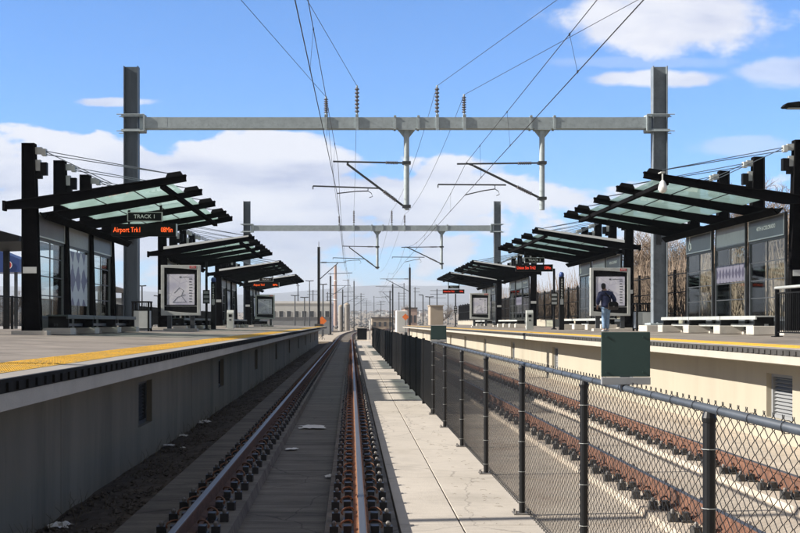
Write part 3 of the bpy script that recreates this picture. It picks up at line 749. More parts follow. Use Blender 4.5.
# ------------------------------------------------------------------ shelters
VC = [0, 2.97, 5.94, 8.91]; VR = [-.2, 2.77, 5.74, 8.71, 10.6]
def shelter(side, Y0, label, overhang):
    s = 1 if side == 'L' else -1
    X0 = -7.6 if side == 'L' else 10.9
    Z0 = dz(X0); up = 0 if side == 'L' else .24; H = 4.49 if side == 'L' else 4.77
    root = thing('platform_shelter', (X0, Y0, Z0), label, 'shelter', 'glass-roofed shelters on the platforms')
    X = lambda u: X0 + s * u
    def w(z): return Z0 + z
    def bx(mb, u0, u1, v0, v1, z0, z1): mb.box(min(X(u0), X(u1)), max(X(u0), X(u1)), Y0 + v0, Y0 + v1, w(z0), w(z1))
    top = lambda u: 3.2 + up + .15 * u          # upper edge of the rafters
    bot = lambda u: (2.95 + .15 * max(0, u - .3) * .6 + up) if u < .3 else top(u) - .27 + .035 * (u - .3)
    # columns
    Xr = X; cu = 0 if side == 'L' else -.15
    for v in VC:
        X = lambda u: Xr(u + cu)
        mb = MB()
        poly = [(X(-.16), w(0)), (X(.28), w(0)), (X(.14), w(H)), (X(-.16), w(H))]
        mb.pxz(poly, Y0 + v - .035, Y0 + v + .035)
        mb.pxz([(X(-.16), w(0)), (X(-.13), w(0)), (X(-.13), w(H)), (X(-.16), w(H))], Y0 + v - .12, Y0 + v + .12)
        mb.pxz([(X(.25), w(0)), (X(.28), w(0)), (X(.14), w(H)), (X(.11), w(H))], Y0 + v - .12, Y0 + v + .12)
        bx(mb, -.16, .14, v - .12, v + .12, H, H + .03)
        c = mb.build('column', 'black', root)
        mb = MB(); bx(mb, .141, .30, v - .05, v + .05, H - .22, H - .06); bx(mb, .30, .40, v - .08, v + .08, H - .26, H - .10); bx(mb, .142, .27, v - .06, v + .06, H - .62, H - .36)
        mb.build('cable_anchor', 'lightmetal', c)
        mb = MB(); bx(mb, .271, .42, v - .08, v + .08, H - .72, H - .42); bx(mb, .142, .3, v - .07, v + .07, H - .8, H - .63); mb.build('floodlight', 'black2', c)
        mb = MB(); bx(mb, -.34, .5, v - .34, v + .34, -.12, .10); mb.build('footing', 'block', c, bevel=.01)
    c0 = [o for o in root.children if o.name.startswith('column')][0]
    mb = MB(); bx(mb, -.12, .2, -.135, -.122, 1.45, 1.60); mb.build('notice_plate', 'alu', c0)
    X = Xr
    # rafters
    tip = 3.73
    for i, v in enumerate(VR):
        mb = MB()
        us = [-.5, .3, tip]
        mb.pxz([(X(-.5), w(bot(-.5))), (X(.3), w(bot(.3))), (X(tip), w(bot(tip))), (X(tip), w(top(tip))), (X(-.5), w(top(-.5)))], Y0 + v - .03, Y0 + v + .03)
        mb.pxz([(X(-.5), w(top(-.5) - .03)), (X(tip), w(top(tip) - .03)), (X(tip), w(top(tip))), (X(-.5), w(top(-.5)))], Y0 + v - .09, Y0 + v + .09)
        mb.pxz([(X(-.5), w(bot(-.5))), (X(.3), w(bot(.3))), (X(tip), w(bot(tip))), (X(tip), w(bot(tip) + .03)), (X(.3), w(bot(.3) + .03)), (X(-.5), w(bot(-.5) + .03))], Y0 + v - .09, Y0 + v + .09)
        bx(mb, -.56, -.5, v - .1, v + .1, bot(-.5) - .04, top(-.5) + .02)
        rf = mb.build('rafter', 'black', root)
        mb = MB(); mb.pxz([(X(3.25), w(top(3.25))), (X(3.66), w(top(3.66))), (X(3.6), w(top(3.6) + .1)), (X(3.3), w(top(3.3) + .1))], Y0 + v - .05, Y0 + v + .05)
        mb.build('rod_clevis', 'black2', rf)
    # purlins and gutter
    v0, v1 = VR[0], VR[-1]
    def bar(u, dz_, ww, hh, name='purlin', m='black'):
        mb = MB(); bx(mb, u - ww / 2, u + ww / 2, v0 - .02, v1 + .02, top(u) + dz_ - hh, top(u) + dz_); return mb.build(name, m, root)
    bar(3.18, -.145, .12, .1)
    mb = MB(); gu = .34; gz = 2.88 + up
    mb.pxz([(X(gu - .13), w(gz)), (X(gu), w(gz - .14)), (X(gu + .13), w(gz)), (X(gu + .13), w(gz + .04)), (X(gu), w(gz - .1)), (X(gu - .13), w(gz + .04))], Y0 + v0 + .3, Y0 + v1 - .1)
    mb.build('gutter', 'black', root)
    # roof glass
    for i in range(4):
        a, b = VR[i] + .10, VR[i + 1] - .10
        if i == 0 and overhang: pass
        mb = MB(); u0, u1 = .36, 3.28; t_ = [(X(u0), top(u0)), (X(u1), top(u1))]
        vs = [(x, Y0 + yy, w(zz + o)) for o in (-.045, -.03) for (x, zz) in t_ for yy in (a, b)]
        mb.mi = 0; mb.add(vs, [(4, 5, 7, 6)]); mb.mi = 1; mb.add(vs, [(0, 1, 3, 2), (0, 1, 5, 4), (2, 3, 7, 6), (0, 2, 6, 4), (1, 3, 7, 5)])
        gp = mb.build('roof_glass', ['frost', 'glass'], root, fix=False)
        mb = MB()
        for u in (1.28, 2.3): mb.pxz([(X(u), w(top(u) - .06)), (X(u + .03), w(top(u + .03) - .06)), (X(u + .03), w(top(u) - .046)), (X(u), w(top(u) - .046))], Y0 + a, Y0 + b)
        mb.build('glazing_bar', 'black2', gp)
    if overhang:
        mb = MB(); mb.pxz([(X(.1), w(top(.1) + .002)), (X(3.5), w(top(3.5) + .002)), (X(3.5), w(top(3.5) + .06)), (X(.1), w(top(.1) + .11))], Y0 + v0 - .12, Y0 + v0 - .08)
        mb.build('fascia_strip', 'fascia', root)
    # tie rods
    for i, v in enumerate(VC):
        for (uu, dv, zz) in ((3.45, -.2, .12), (2.0, -.2, .12), (3.45, -.2, .2)):
            mb = MB(); e = (X(uu), Y0 + v + dv, w(top(uu) + .05)); mb.tube([(X(.34 + cu), Y0 + v, w(H - zz - .02)), e], .011, 5); mb.build('tie_rod', 'galvd', root)
    # windscreens
    for b in range(3):
        a0, a1 = VC[b] + .16, VC[b + 1] - .16; u = .10
        ws_top = 2.30 + up * .6
        mb = MB()
        for v in (a0, a1 - .06): bx(mb, u - .03, u + .03, v, v + .06, .1, ws_top + .62)
        for z in (.42, ws_top): bx(mb, u - .028, u + .028, a0 + .06, a1 - .06, z - .03, z + .03)
        fr = mb.build('windscreen', 'dark', root)
        mb = MB(); bx(mb, u - .006, u + .006, a0 + .06, a1 - .06, .45, ws_top - .03); mb.build('glass_pane', 'glass', fr, fix=True)
        mb = MB()
        for z in (.95, 1.42, 1.89): bx(mb, u - .012, u + .012, a0 + .06, a1 - .06, z - .012, z + .012)
        m_ = (a0 + a1) / 2; bx(mb, u - .014, u + .014, m_ - .015, m_ + .015, .45, ws_top - .03); mb.build('glazing_bar', 'dark', fr)
        bx(mb := MB(), u - .02, u + .02, a0 + .06, a1 - .06, .12, .39); mb.build('kick_panel', 'header', fr)
        z0, z1 = ws_top + .035, ws_top + .60
        if b != 1:
            bx(mb := MB(), u - .025, u + .05, a0 + .02, a1 - .02, z0, z1); hp = mb.build('header_panel', 'header', fr)
            mb = MB()
            for (p, q, r_, t_) in ((a0 + .02, a1 - .02, z1 - .035, z1), (a0 + .02, a1 - .02, z0, z0 + .035), (a0 + .02, a0 + .06, z0 + .035, z1 - .035), (a1 - .06, a1 - .02, z0 + .035, z1 - .035)): bx(mb, u + .051, u + .062, p, q, r_, t_)
            mb.build('panel_border', 'alu', hp)
            if side == 'R' and b == 0:
                text('lettering', '40TH & COLORADO', .15, (X(u + .053), Y0 + (a0 + a1) / 2, w((z0 + z1) / 2)), 'textw', hp, rot=(math.pi / 2, 0, -math.pi / 2))
            if side == 'R' and b == 2:   # wheelchair pictogram at the far end of the header
                mb = MB(); cy, cz = Y0 + a1 - .42, w(z0 + .22); xx = X(u + .0525)
                ring = lambda rr, n=16: [(xx, cy + rr * math.cos(q), cz + rr * math.sin(q)) for q in [2 * math.pi * j / n for j in range(n + 1)]]
                mb.tube(ring(.11), .016, 5); mb.tube([(xx, cy, cz + .27), (xx, cy, cz + .1), (xx, cy - .12, cz + .08), (xx, cy - .17, cz - .08)], .018, 5); mb.lathe([(.02, -.03), (.035, 0), (.02, .03)], (xx, cy, cz + .32), 8)
                mb.build('wheelchair_symbol', 'textw', hp)
        else:
            bx(mb := MB(), u - .02, u + .02, a0 + .06, a1 - .06, z0, z1 + .1); mb.build('infill_panel', 'greyplate', fr)
            mb = MB()
            if side == 'L': bx(mb, u + .016, u + .02, a0 + .2, a1 - .2, .75, 2.2); mb.build('artwork_film', 'art', fr)
            else: bx(mb, u + .016, u + .02, a0 + .1, a1 - .1, 1.45, 1.95); mb.build('artwork_film', 'art2', fr)
    return root
def bench(side, Y0, label):
    s = 1 if side == 'L' else -1
    X0 = -7.6 if side == 'L' else 10.9
    Z0 = dz(X0)
    root = thing('bench', (X0 + s * .6, Y0, Z0), label, 'bench', 'long benches under the shelters')
    def bx(mb, u0, u1, v0, v1, z0, z1): mb.box(min(X0 + s * u0, X0 + s * u1), max(X0 + s * u0, X0 + s * u1), Y0 + v0, Y0 + v1, Z0 + z0, Z0 + z1)
    for k, (a, b) in enumerate(((.2, 3.0), (3.06, 5.95), (6.01, 9.1))):
        mb = MB(); bx(mb, .34, .86, a, b, .44, .475); bx(mb, .82, .865, a, b, .38, .439); mb.build('seat', 'benchL' if side == 'L' else 'lightmetal', root, bevel=.006)
        mb = MB(); bx(mb, .5, .6, a + .1, b - .1, .2, .27); mb.build('tie_bar', 'header' if side == 'L' else 'lightmetal', root)
    for v in (.35, 3.03, 5.98, 8.9):
        mb = MB(); bx(mb, .3, .95, v - .28, v + .28, 0, .22 if side == 'R' else .16); mb.build('concrete_foot', 'block', root, bevel=.012)
        mb = MB(); bx(mb, .36, .84, v - .05, v + .05, .22 if side == 'R' else .16, .438); mb.build('leg', 'black2', root)
    return root
SL = [27.7, 47.3, 67.2, 86.3]; SR = [28.9, 46.7, 71.1, 87.6]
ORD = ('nearest', 'second', 'third', 'farthest')
lab = lambda sd, i: {'L': ['nearest left shelter, mint glass roof on black rafters with lavender artwork behind the bench', 'second shelter on the left platform, just beyond the nearer portal pole', 'third shelter on the left platform, seen past the white map case', 'farthest and smallest shelter on the left platform'],
                     'R': ['nearest right shelter, mint glass roof with a dome camera hanging from its corner', 'second shelter on the right platform, behind the man in the navy jacket', 'third shelter on the right platform, beside the second portal pole', 'farthest and smallest shelter on the right platform']}[sd][i]
for sd, ys_ in (('L', SL), ('R', SR)):
    shelter(sd, ys_[0] + .2, lab(sd, 0), False)
    b0 = bench(sd, ys_[0] + .2, ('dark green long bench under the nearest left shelter' if sd == 'L' else 'pale metal long bench on white concrete feet under the nearest right shelter'))
    s2 = shelter(sd, ys_[1] + .2, lab(sd, 1), True)
    for i in (2, 3): move_copy(s2, (s2.location.x, ys_[i] + .2, s2.location.z), lab(sd, i))
    for i in (1, 2, 3): move_copy(b0, (b0.location.x, ys_[i] + .2, b0.location.z), '%s long bench under the %s shelter of the %s platform' % (('dark', ORD[i], 'left') if sd == 'L' else ('pale', ORD[i], 'right')))
# ------------------------------------------------------------------ map cases
def map_case(x, Y, wd, label):
    z = dz(x); r = thing('map_case', (x, Y, z), label, 'map display', 'map cases on the platforms')
    h0, h1 = .58, 2.45; hw = wd / 2
    def arc(sg, zz, a, n=9): return [(x - (hw - .12) + (wd - .24) * i / n, Y, z + zz + sg * a * math.sin(math.pi * i / n)) for i in range(n + 1)]
    mb = MB()
    mb.box(x - hw, x - hw + .12, Y - .09, Y + .09, z + h0, z + h1); mb.box(x + hw - .12, x + hw, Y - .09, Y + .09, z + h0, z + h1)
    up = arc(-1, h1 - .10, .0); lo = arc(1, h0 + .10, .0)
    n = 9
    tp = [(x - hw + .12, Y - .09, z + h1), (x - hw + .12, Y - .09, z + h1 - .10)] + [(x - hw + .12 + (wd - .24) * i / n, Y - .09, z + h1 - .10 - .08 * (i / n) ** 1.6) for i in range(1, n + 1)] + [(x + hw - .12, Y - .09, z + h1)]
    mb.prism(tp, (0, .18, 0))
    bp = [(x + hw - .12, Y - .09, z + h0), (x + hw - .12, Y - .09, z + h0 + .09)] + [(x + hw - .12 - (wd - .24) * i / n, Y - .09, z + h0 + .09 + .09 * (i / n) ** 1.6) for i in range(1, n + 1)] + [(x - hw + .12, Y - .09, z + h0)]
    mb.prism(bp, (0, .18, 0))
    fr = mb.build('frame', 'lightmetal', r, bevel=.008)
    mb = MB(); mb.box(x - hw + .121, x + hw - .121, Y - .055, Y + .055, z + h0 + .05, z + h1 - .05); mb.build('black_surround', 'black2', r)
    mw = hw - .22
    mb = MB(); mb.box(x - mw, x + mw, Y - .066, Y - .056, z + h0 + .40, z + h1 - .34); mb.build('map_sheet', 'map', r)
    mb = MB()
    rnd = random.Random(3)
    mb.box(x - .05, x + .03, Y - .07, Y - .0665, z + h1 - .47, z + h1 - .42)
    mb.box(x + .08, x + mw - .1, Y - .07, Y - .0665, z + h1 - .45, z + h1 - .435)
    for i in range(9): mb.box(x + mw - .2, x + mw - .08 - .04 * rnd.random(), Y - .07, Y - .0665, z + h0 + .5 + i * .105, z + h0 + .53 + i * .105)
    pts = [(-.25, .95), (-.05, 1.15), (.1, 1.05), (.02, .85), (.2, .62), (-.3, .6), (-.12, .8), (.16, .9)]
    for a, b in zip(pts[:-1], pts[1:]): mb.beam((x + a[0], Y - .068, z + h0 + a[1] - .12), (x + b[0], Y - .068, z + h0 + b[1] - .12), .004, .012)
    mb.build('map_lines', 'header', r)
    mb = MB(); mb.box(x + hw - .40, x + hw - .16, Y - .097, Y - .091, z + h1 - .125, z + h1 - .03); lp = mb.build('logo_plate', 'red', r)
    text('lettering', 'RTD', .085, (x + hw - .28, Y - .099, z + h1 - .078), 'textw', lp)
    mb = MB(); mb.box(x - hw + .015, x + hw - .015, Y - .062, Y - .058, z + h0 + .34, z + h0 + .355); mb.build('trim_line', 'alu', r)
    for q in (-1, 1):
        mb = MB(); mb.box(x + q * (hw - .3) - .08, x + q * (hw - .3) + .08, Y - .05, Y + .05, z, z + h0 - .002); mb.build('leg', 'dark', r)
    mb = MB(); mb.box(x - hw + .1, x + hw - .1, Y - .2, Y + .2, z - .1, z + .09); mb.build('concrete_foot', 'block', r, bevel=.01)
    return r
map_case(at(181, 0, 43.9).x, 43.9, 1.46, 'map case on the left platform nearest the camera, with a wide pale frame')
map_case(at(265, 0, 91.).x, 91., 1.5, 'small distant map case on the left platform under the last canopies')
map_case(at(610, 0, 46.).x, 46., 1.56, 'map case on the right platform that the man stands in front of')
map_case(at(480, 0, 85.).x, 85., 1.44, 'small distant map case on the right platform beside the second portal pole')

# ------------------------------------------------------------------ departure boards
def board(x, Y, zc, head, a, b, m, label, hang):
    r = thing('departure_board', (x, Y, zc + .9), label, 'departure board', 'departure boards under the canopies')
    mb = MB(); mb.box(x - .89, x + .89, Y - .08, Y + .08, zc - .17, zc + .17); sc = mb.build('screen_case', 'black2', r, bevel=.01)
    mb = MB(); mb.box(x + .885, x + .905, Y - .085, Y + .085, zc - .17, zc + .17); mb.build('end_cap', 'alu', sc)
    text('led_text', a, .2, (x - .84, Y - .084, zc), m, sc, align='LEFT', sx=.72); text('led_text', b, .2, (x + .80, Y - .084, zc), m, sc, align='RIGHT', sx=.66)
    mb = MB(); mb.box(x - .44, x + .48, Y - .05, Y + .05, zc + .26, zc + .48); hd = mb.build('header_sign', 'black2', r, bevel=.006)
    mb = MB()
    for p in ((x - .45, x + .49, zc + .482, zc + .497), (x - .45, x + .49, zc + .243, zc + .258), (x - .46, x - .442, zc + .243, zc + .497), (x + .482, x + .5, zc + .243, zc + .497)): mb.box(p[0], p[1], Y - .055, Y + .055, p[2], p[3])
    mb.build('sign_border', 'alu', hd)
    text('lettering', head, .15, (x + .02, Y - .054, zc + .37), 'textw', hd)
    for q in (-.42, .46):
        mb = MB(); mb.box(x + q - .025, x + q + .025, Y - .02, Y + .02, zc + .17, zc + .24); mb.box(x + q - .03, x + q + .03, Y - .03, Y + .03, zc + .5, zc + hang); mb.build('hanger', 'black2', r)
    return r
p = at(144.3, 230.2, 32.6); board(p.x, 32.6, p.z, 'TRACK 1', 'Airport Trk1', '08Min', 'led', 'departure board under the nearest left shelter reading Airport Trk1 08Min', 1.0)
p = at(266, 285, 80.8); board(p.x, 80.8, p.z, 'TRACK 1', 'Airport Trk1', '08Min', 'led', 'small distant departure board on the left platform above the far map case', 1.0)
p = at(534, 268, 56.9); board(p.x, 56.9, p.z, 'TRACK 2', 'Union Stn Trk2', '13Min', 'ledred', 'departure board with red letters below the second right shelter reading Union Stn Trk2 13Min', .9)
p = at(453.5, 291.5, 97.7); board(p.x, 97.7, p.z, 'TRACK 2', 'Union Stn Trk2', '13Min', 'ledred', 'tiny distant departure board under the farthest right shelter', .9)

# ------------------------------------------------------------------ platform furniture
def sign_post(px, Y, top_h, label, side):
    x = at(px, 0, Y).x; z = dz(x); r = thing('sign_post', (x, Y, z), label, 'sign post', 'sign posts on the platforms')
    mb = MB(); mb.tube([(x, Y, z), (x, Y, z + top_h)], .055, 10); mb.lathe([(.14, 0), (.14, .03), (.07, .06)], (x, Y, z), 10); mb.build('post', 'black2', r)
    mb = MB(); mb.box(x - .15, x + .15, Y - .09, Y - .056, z + 1.15, z + 1.75); b = mb.build('sign_box', 'black2', r)
    mb = MB()
    for k in range(3): mb.box(x - .12, x + .12, Y - .096, Y - .0905, z + 1.2 + k * .19, z + 1.32 + k * .19)
    mb.build('notice', 'greyplate', b)
    return r
sign_post(206.5, 52.2, 3.0, 'black post with a notice box beside the nearer left map case', 'L')
sign_post(554, 56.2, 2.9, 'black post with a notice box right of the red departure board', 'R')
sign_post(455.5, 101, 2.8, 'distant black post with a notice box at the far end of the right platform', 'R')
def totem(px, Y, h, label):
    x = at(px, 0, Y).x; z = dz(x); r = thing('help_point', (x, Y, z), label, 'help point', 'blue-topped help points')
    mb = MB(); mb.box(x - .11, x + .11, Y - .1, Y + .1, z, z + h - .22); b = mb.build('pillar', 'black2', r, bevel=.015)
    mb = MB(); mb.lathe([(.10, 0), (.115, .05), (.11, .16), (.06, .22)], (x, Y, z + h - .22), 12); mb.build('beacon', 'blue', r, smooth=True)
    for k, ch in enumerate('EMERGENCY'): 
        pass
    mb = MB(); mb.box(x - .07, x + .07, Y - .106, Y - .101, z + 1.15, z + 1.4); mb.build('call_panel', 'greyplate', r)
    text('lettering', '\n'.join('EMERGENCY'), .115, (x, Y - .104, z + h - .82), 'textw', b)
    return r
totem(213.5, 55, 2.42, 'black help point with blue beacon on the left platform')
totem(561.5, 53.5, 2.62, 'black help point with blue beacon on the right platform, near the red departure board')
def validator(px, Y, label):
    x = at(px, 0, Y).x; z = dz(x); r = thing('ticket_machine', (x, Y, z), label, 'ticket machine', 'grey ticket machines')
    mb = MB(); mb.pyz([(Y - .14, z), (Y + .14, z), (Y + .14, z + .95), (Y - .04, z + .95), (Y - .14, z + .82)], x - .17, x + .17); mb.build('cabinet', 'lightmetal', r, bevel=.01)
    mb = MB(); mb.box(x - .08, x + .08, Y - .146, Y - .141, z + .6, z + .74); mb.build('reader', 'black2', r)
    mb = MB(); mb.box(x - .05, x + .05, Y - .146, Y - .141, z + .42, z + .5); mb.build('slot', 'dark', r)
validator(230.5, 60, 'grey waist-high ticket machine on the left platform in front of the third shelter')
validator(529.5, 58, 'grey waist-high ticket machine on the right platform beside the second portal pole')
def bin_(px, Y, label):
    x = at(px, 0, Y).x; z = dz(x); r = thing('litter_bin', (x, Y, z), label, 'litter bin', 'litter bins on the platforms')
    w = .27
    mb = MB()
    for a, b in ((-1, -1), (-1, 1), (1, -1), (1, 1)): mb.box(x + a * w - .03, x + a * w + .03, Y + b * w - .03, Y + b * w + .03, z, z + .98)
    mb.box(x - w + .031, x + w - .031, Y - w - .02, Y + w + .02, z + .06, z + .1)
    mb.build('frame', 'black2', r)
    mb = MB()
    for sgn in (-1, 1):
        mb.box(x - w + .031, x + w - .031, Y + sgn * w - .008, Y + sgn * w + .008, z + .1, z + .7)
        mb.box(x + sgn * w - .008, x + sgn * w + .008, Y - w + .031, Y + w - .031, z + .1, z + .7)
    mb.build('side_panel', 'alu', r)
    mb = MB()
    for k in range(6):
        xx = x - w + .08 + (2 * w - .16) * k / 5; mb.box(xx - .012, xx + .012, Y - w - .01, Y - w + .01, z + .72, z + .96)
    mb.box(x - w - .04, x + w + .04, Y - w - .04, Y + w + .04, z + .981, z + 1.03); mb.box(x - w, x + w, Y - w - .012, Y + w + .012, z + .7, z + .735)
    mb.build('lid', 'black2', r)
bin_(142, 40.6, 'black framed litter bin with pale panel left of the nearer left map case')
bin_(642.5, 43.6, 'black framed litter bin with white panel right of the man at the map case')

rl = thing('guard_railing', (9.75, 22, dz(9.75)), 'black picket railing with pale handrail on the right platform near the frame edge', 'railing')
zz = dz(9.75)
mb = MB(); mb.tube([(9.75, 15, zz + 1.12), (9.75, 27.1, zz + 1.12)], .035, 8); mb.build('handrail', 'alu', rl)
mb = MB(); y = 15.
while y < 27: mb.box(9.742, 9.758, y - .008, y + .008, zz + .12, zz + .98); y += .115
mb.box(9.735, 9.765, 15, 27, zz + .98, zz + 1.01); mb.box(9.735, 9.765, 15, 27, zz + .09, zz + .12); mb.build('picket_panel', 'black2', rl)
for y in (27.0, 24.6, 22.2, 19.8, 17.4, 15.):
    mb = MB(); mb.box(9.71, 9.79, y - .04, y + .04, zz + .02, zz + 1.09); mb.box(9.65, 9.85, y - .1, y + .1, zz, zz + .02); mb.build('post', 'black2', rl)

# security fence and low wall behind the right platform
lw = tag(MB().box(13.3, 13.59, 45, 147, .9, dz(13) + .48).build('low_wall', 'wallR', bevel=.01), 'low cream wall along the back of the right platform below the black fence', 'wall')
sfz = dz(13) + .48
f2 = thing('picket_fence', (13.45, 80, sfz), 'tall black picket fence on the low cream wall behind the right shelters', 'fence')
y = 46.
while y < 146:
    mb = MB(); mb.box(13.40, 13.50, y - .05, y + .05, sfz, sfz + 1.98); mb.build('post', 'black2', f2)
    mb = MB(); q = y + .15
    while q < y + 2.9: mb.box(13.441, 13.459, q - .009, q + .009, sfz + .06, sfz + 1.9); q += .165
    for z in (.15, 1.0, 1.75): mb.box(13.42, 13.434, y + .05, y + 2.95, sfz + z, sfz + z + .045)
    mb.build('picket_panel', 'black2', f2, fix=False); y += 3.
# left back rail
f3 = thing('street_railing', (-11.2, 60, dz(-11.2)), 'dark low railing along the back of the left platform', 'railing')
y = 24.
while y < 116:
    mb = MB(); mb.box(-11.24, -11.16, y - .04, y + .04, dz(-11), dz(-11) + 1.1); mb.build('post', 'black2', f3)
    mb = MB(); q = y + .13
    while q < y + 2.4: mb.box(-11.21, -11.19, q - .01, q + .01, dz(-11) + .1, dz(-11) + 1.05); q += .13
    mb.box(-11.22, -11.18, y + .04, y + 2.46, dz(-11) + 1.05, dz(-11) + 1.09); mb.build('picket_panel', 'black2', f3, fix=False); y += 2.5

# dome camera under the right canopy corner
p = at(662.6, 187, 28.6)
cm = thing('dome_camera', (p.x, p.y, p.z + .25), 'white teardrop dome camera hanging below the nearest right canopy corner', 'security camera')
mb = MB(); mb.lathe([(.015, -.15), (.075, -.12), (.11, -.05), (.10, .02), (.06, .12), (.03, .16)], (p.x, p.y, p.z), 16); mb.build('housing', 'pearl', cm, smooth=True)
mb = MB(); mb.tube([(p.x, p.y, p.z + .15), (p.x, p.y, p.z + .36)], .02, 8); mb.box(p.x - .05, p.x + .05, p.y - .05, p.y + .3, p.z + .34, p.z + .37); mb.build('bracket', 'lightmetal', cm)

# street lamp at the right edge
p = at(791, 106.5, 30.)
sl = thing('street_lamp', (p.x + 2.6, 30, dz(13)), 'street lamp head reaching in at the right edge against the blue sky', 'street lamp')
mb = MB(); n = 10
prof = [(-.33, -.02), (-.25, .07), (.05, .11), (.36, .09), (.42, .02), (.36, -.03), (-.28, -.045)]
mb.pxz([(p.x + .1 + a, p.z + b) for a, b in prof], 29.86, 30.14); hd = mb.build('lamp_head', 'black2', sl, bevel=.02)
mb = MB(); mb.box(p.x - .1, p.x + .3, 29.9, 30.1, p.z - .062, p.z - .047); mb.build('lens', 'lightmetal', hd)
mb = MB(); mb.tube([(p.x + .48, 30, p.z + .03), (p.x + 1.6, 30, p.z + .1), (p.x + 2.6, 30, p.z - .1)], .035, 8); mb.build('arm', 'black2', sl)
mb = MB(); mb.tube([(p.x + 2.6, 30, dz(13) - .5), (p.x + 2.6, 30, p.z + .2)], [.10, .06], 10); mb.build('mast', 'black2', sl)

x = -10.6; Y = 9.95
lp = thing('street_lamp', (x, Y, dz(x)), 'lamp post on the left platform whose soft shadow crosses the near walkway', 'street lamp')
mb = MB(); mb.tube([(x, Y, dz(x)), (x, Y, dz(x) + 9)], [.11, .07], 10); mb.build('mast', 'black2', lp)
mb = MB(); mb.tube([(x, Y, dz(x) + 8.9), (x + 1.6, Y, dz(x) + 9.1)], .035, 8); mb.build('arm', 'black2', lp)
mb = MB(); mb.box(x + 1.6, x + 2.3, Y - .14, Y + .14, dz(x) + 9.04, dz(x) + 9.15); mb.build('lamp_head', 'black2', lp, bevel=.02)
# left edge: grey cabinet, parking pay station roof, bus canopy
x = -9.1; z = dz(x)
cb = thing('utility_cabinet', (x, 27.6, z), 'grey cabinet on the left platform at the left frame edge', 'cabinet')
mb = MB(); mb.box(x - .5, x + .55, 27.4, 27.9, z, z + .98); mb.build('body', 'greywall', cb, bevel=.01)
mb = MB(); mb.box(x - .53, x + .58, 27.37, 27.93, z + .981, z + 1.03); mb.build('lid', 'greyplate', cb)
mb = MB(); mb.box(x - .02, x + .5, 27.385, 27.399, z + .1, z + .9); mb.build('door', 'greyplate', cb)
Y = 58.; s = F / Y
pk = thing('parking_kiosk', (at(2, 0, Y).x, Y, 1.18), 'blue roofed parking kiosk with a red P disc at the left frame edge', 'kiosk', None)
a = at(-30, 239, Y); b = at(19.5, 259, Y); c = at(19.5, 272, Y); d = at(-30, 272, Y)
mb = MB(); mb.prism([d, c, b, a], (0, 2.2, 0)); rf = mb.build('roof', 'blue', pk)
q = at(8.2, 265, Y)
mb = MB(); mb.prism([(q.x + .19 * math.cos(t), Y - .02, q.z + .19 * math.sin(t)) for t in [i * math.pi / 12 for i in range(24)]], (0, .018, 0)); ds = mb.build('disc', 'red', rf)
text('lettering', 'P', .3, (q.x, Y - .024, q.z), 'textw', ds)
mb = MB()
for i in range(24):
    t0, t1 = i * math.pi / 12, (i + 1) * math.pi / 12
    mb.prism([(q.x + r * math.cos(t), Y - .03, q.z + r * math.sin(t)) for r, t in ((.17, t0), (.2, t0), (.2, t1), (.17, t1))], (0, .028, 0))
mb.build('disc_ring', 'textw', ds)
for px in (-26, 15):
    xx = at(px, 0, Y).x; mb = MB(); mb.box(xx - .07, xx + .07, Y + .1, Y + .24, 1.18, c.z); mb.build('post', 'dark', pk)
Y = 40.
bs = thing('bus_canopy', (at(-10, 0, Y).x, Y, dz(-11)), 'black sloping canopy edge showing at the left frame edge behind the first column', 'canopy')
a, b, c, d = at(-40, 220, Y), at(19, 236, Y), at(19, 241, Y), at(-40, 243, Y)
mb = MB(); mb.prism([d, c, b, a], (0, 5, 0)); mb.build('roof', 'black2', bs)
for px in (-34,):
    for yy in (.3, 4.7):
        xx = at(px, 0, Y).x; mb = MB(); mb.box(xx - .1, xx + .1, Y + yy - .1, Y + yy + .1, 1.1, d.z + .05); mb.build('post', 'black2', bs)
# small flat-roofed shelter seen between the left columns
Y = 75.
x0, x1 = at(98, 0, Y).x, at(122, 0, Y).x
bs2 = thing('bus_shelter', (x0, Y, 1.18), 'small dark-roofed bus shelter in the street behind the nearer left shelter', 'bus shelter')
mb = MB(); zt = at(0, 291, Y).z; mb.prism([(x0 - .3, Y, zt), (x1 + .3, Y, zt - .12), (x1 + .3, Y, zt + .05), ((x0 + x1) / 2, Y, zt + .35), (x0 - .3, Y, zt + .3)], (0, 2.2, 0)); mb.build('roof', 'roofd', bs2)
for xx in (x0, x1):
    for yy in (.2, 2.):
        mb = MB(); mb.box(xx - .06, xx + .06, Y + yy - .06, Y + yy + .06, 1.18, zt - .05); mb.build('post', 'dark', bs2)
mb = MB(); mb.box(x0 + .1, x1 - .1, Y + 2.0, Y + 2.03, 1.6, zt - .4); mb.build('screen', 'greyplate', bs2)

# T-shaped lamps in the street and yard
LAMPS = [(323, 284.5, 170, 'double lamp by the left line side, right of the last left shelter'), (304.5, 297.5, 200, 'lower double lamp in front of the pale warehouse'), (295, 295.6, 205, 'double lamp left of the lower one, before the pale warehouse'), (309.5, 281, 215, 'taller slim double lamp rising above the warehouse roof'),
         (423, 295, 200, 'single-armed lamp beyond the right platform end, left of the pair'), (429.5, 297, 204, 'double lamp beyond the right platform end, right of the pair'), (142, 286, 150, 'lamp in the street seen left of the nearer map case'), (158, 296, 165, 'short lamp in the street close to the nearer map case')]
for px, pt, Y, lb in LAMPS:
    p = at(px, pt, Y); r = thing('street_lamp', (p.x, Y, -.7), lb, 'street lamp', 'far street lamps')
    mb = MB(); mb.tube([(p.x, Y, -.7), (p.x, Y, p.z)], [.13, .09], 8); mb.build('mast', 'dark', r)
    L = 4.2 * Y / F
    for q in (-1, 1):
        if 'single' in lb and q > 0: continue
        mb = MB(); mb.beam((p.x, Y, p.z), (p.x + q * L, Y, p.z + .05), .18, .14); mb.build('lamp_arm', 'dark', r)

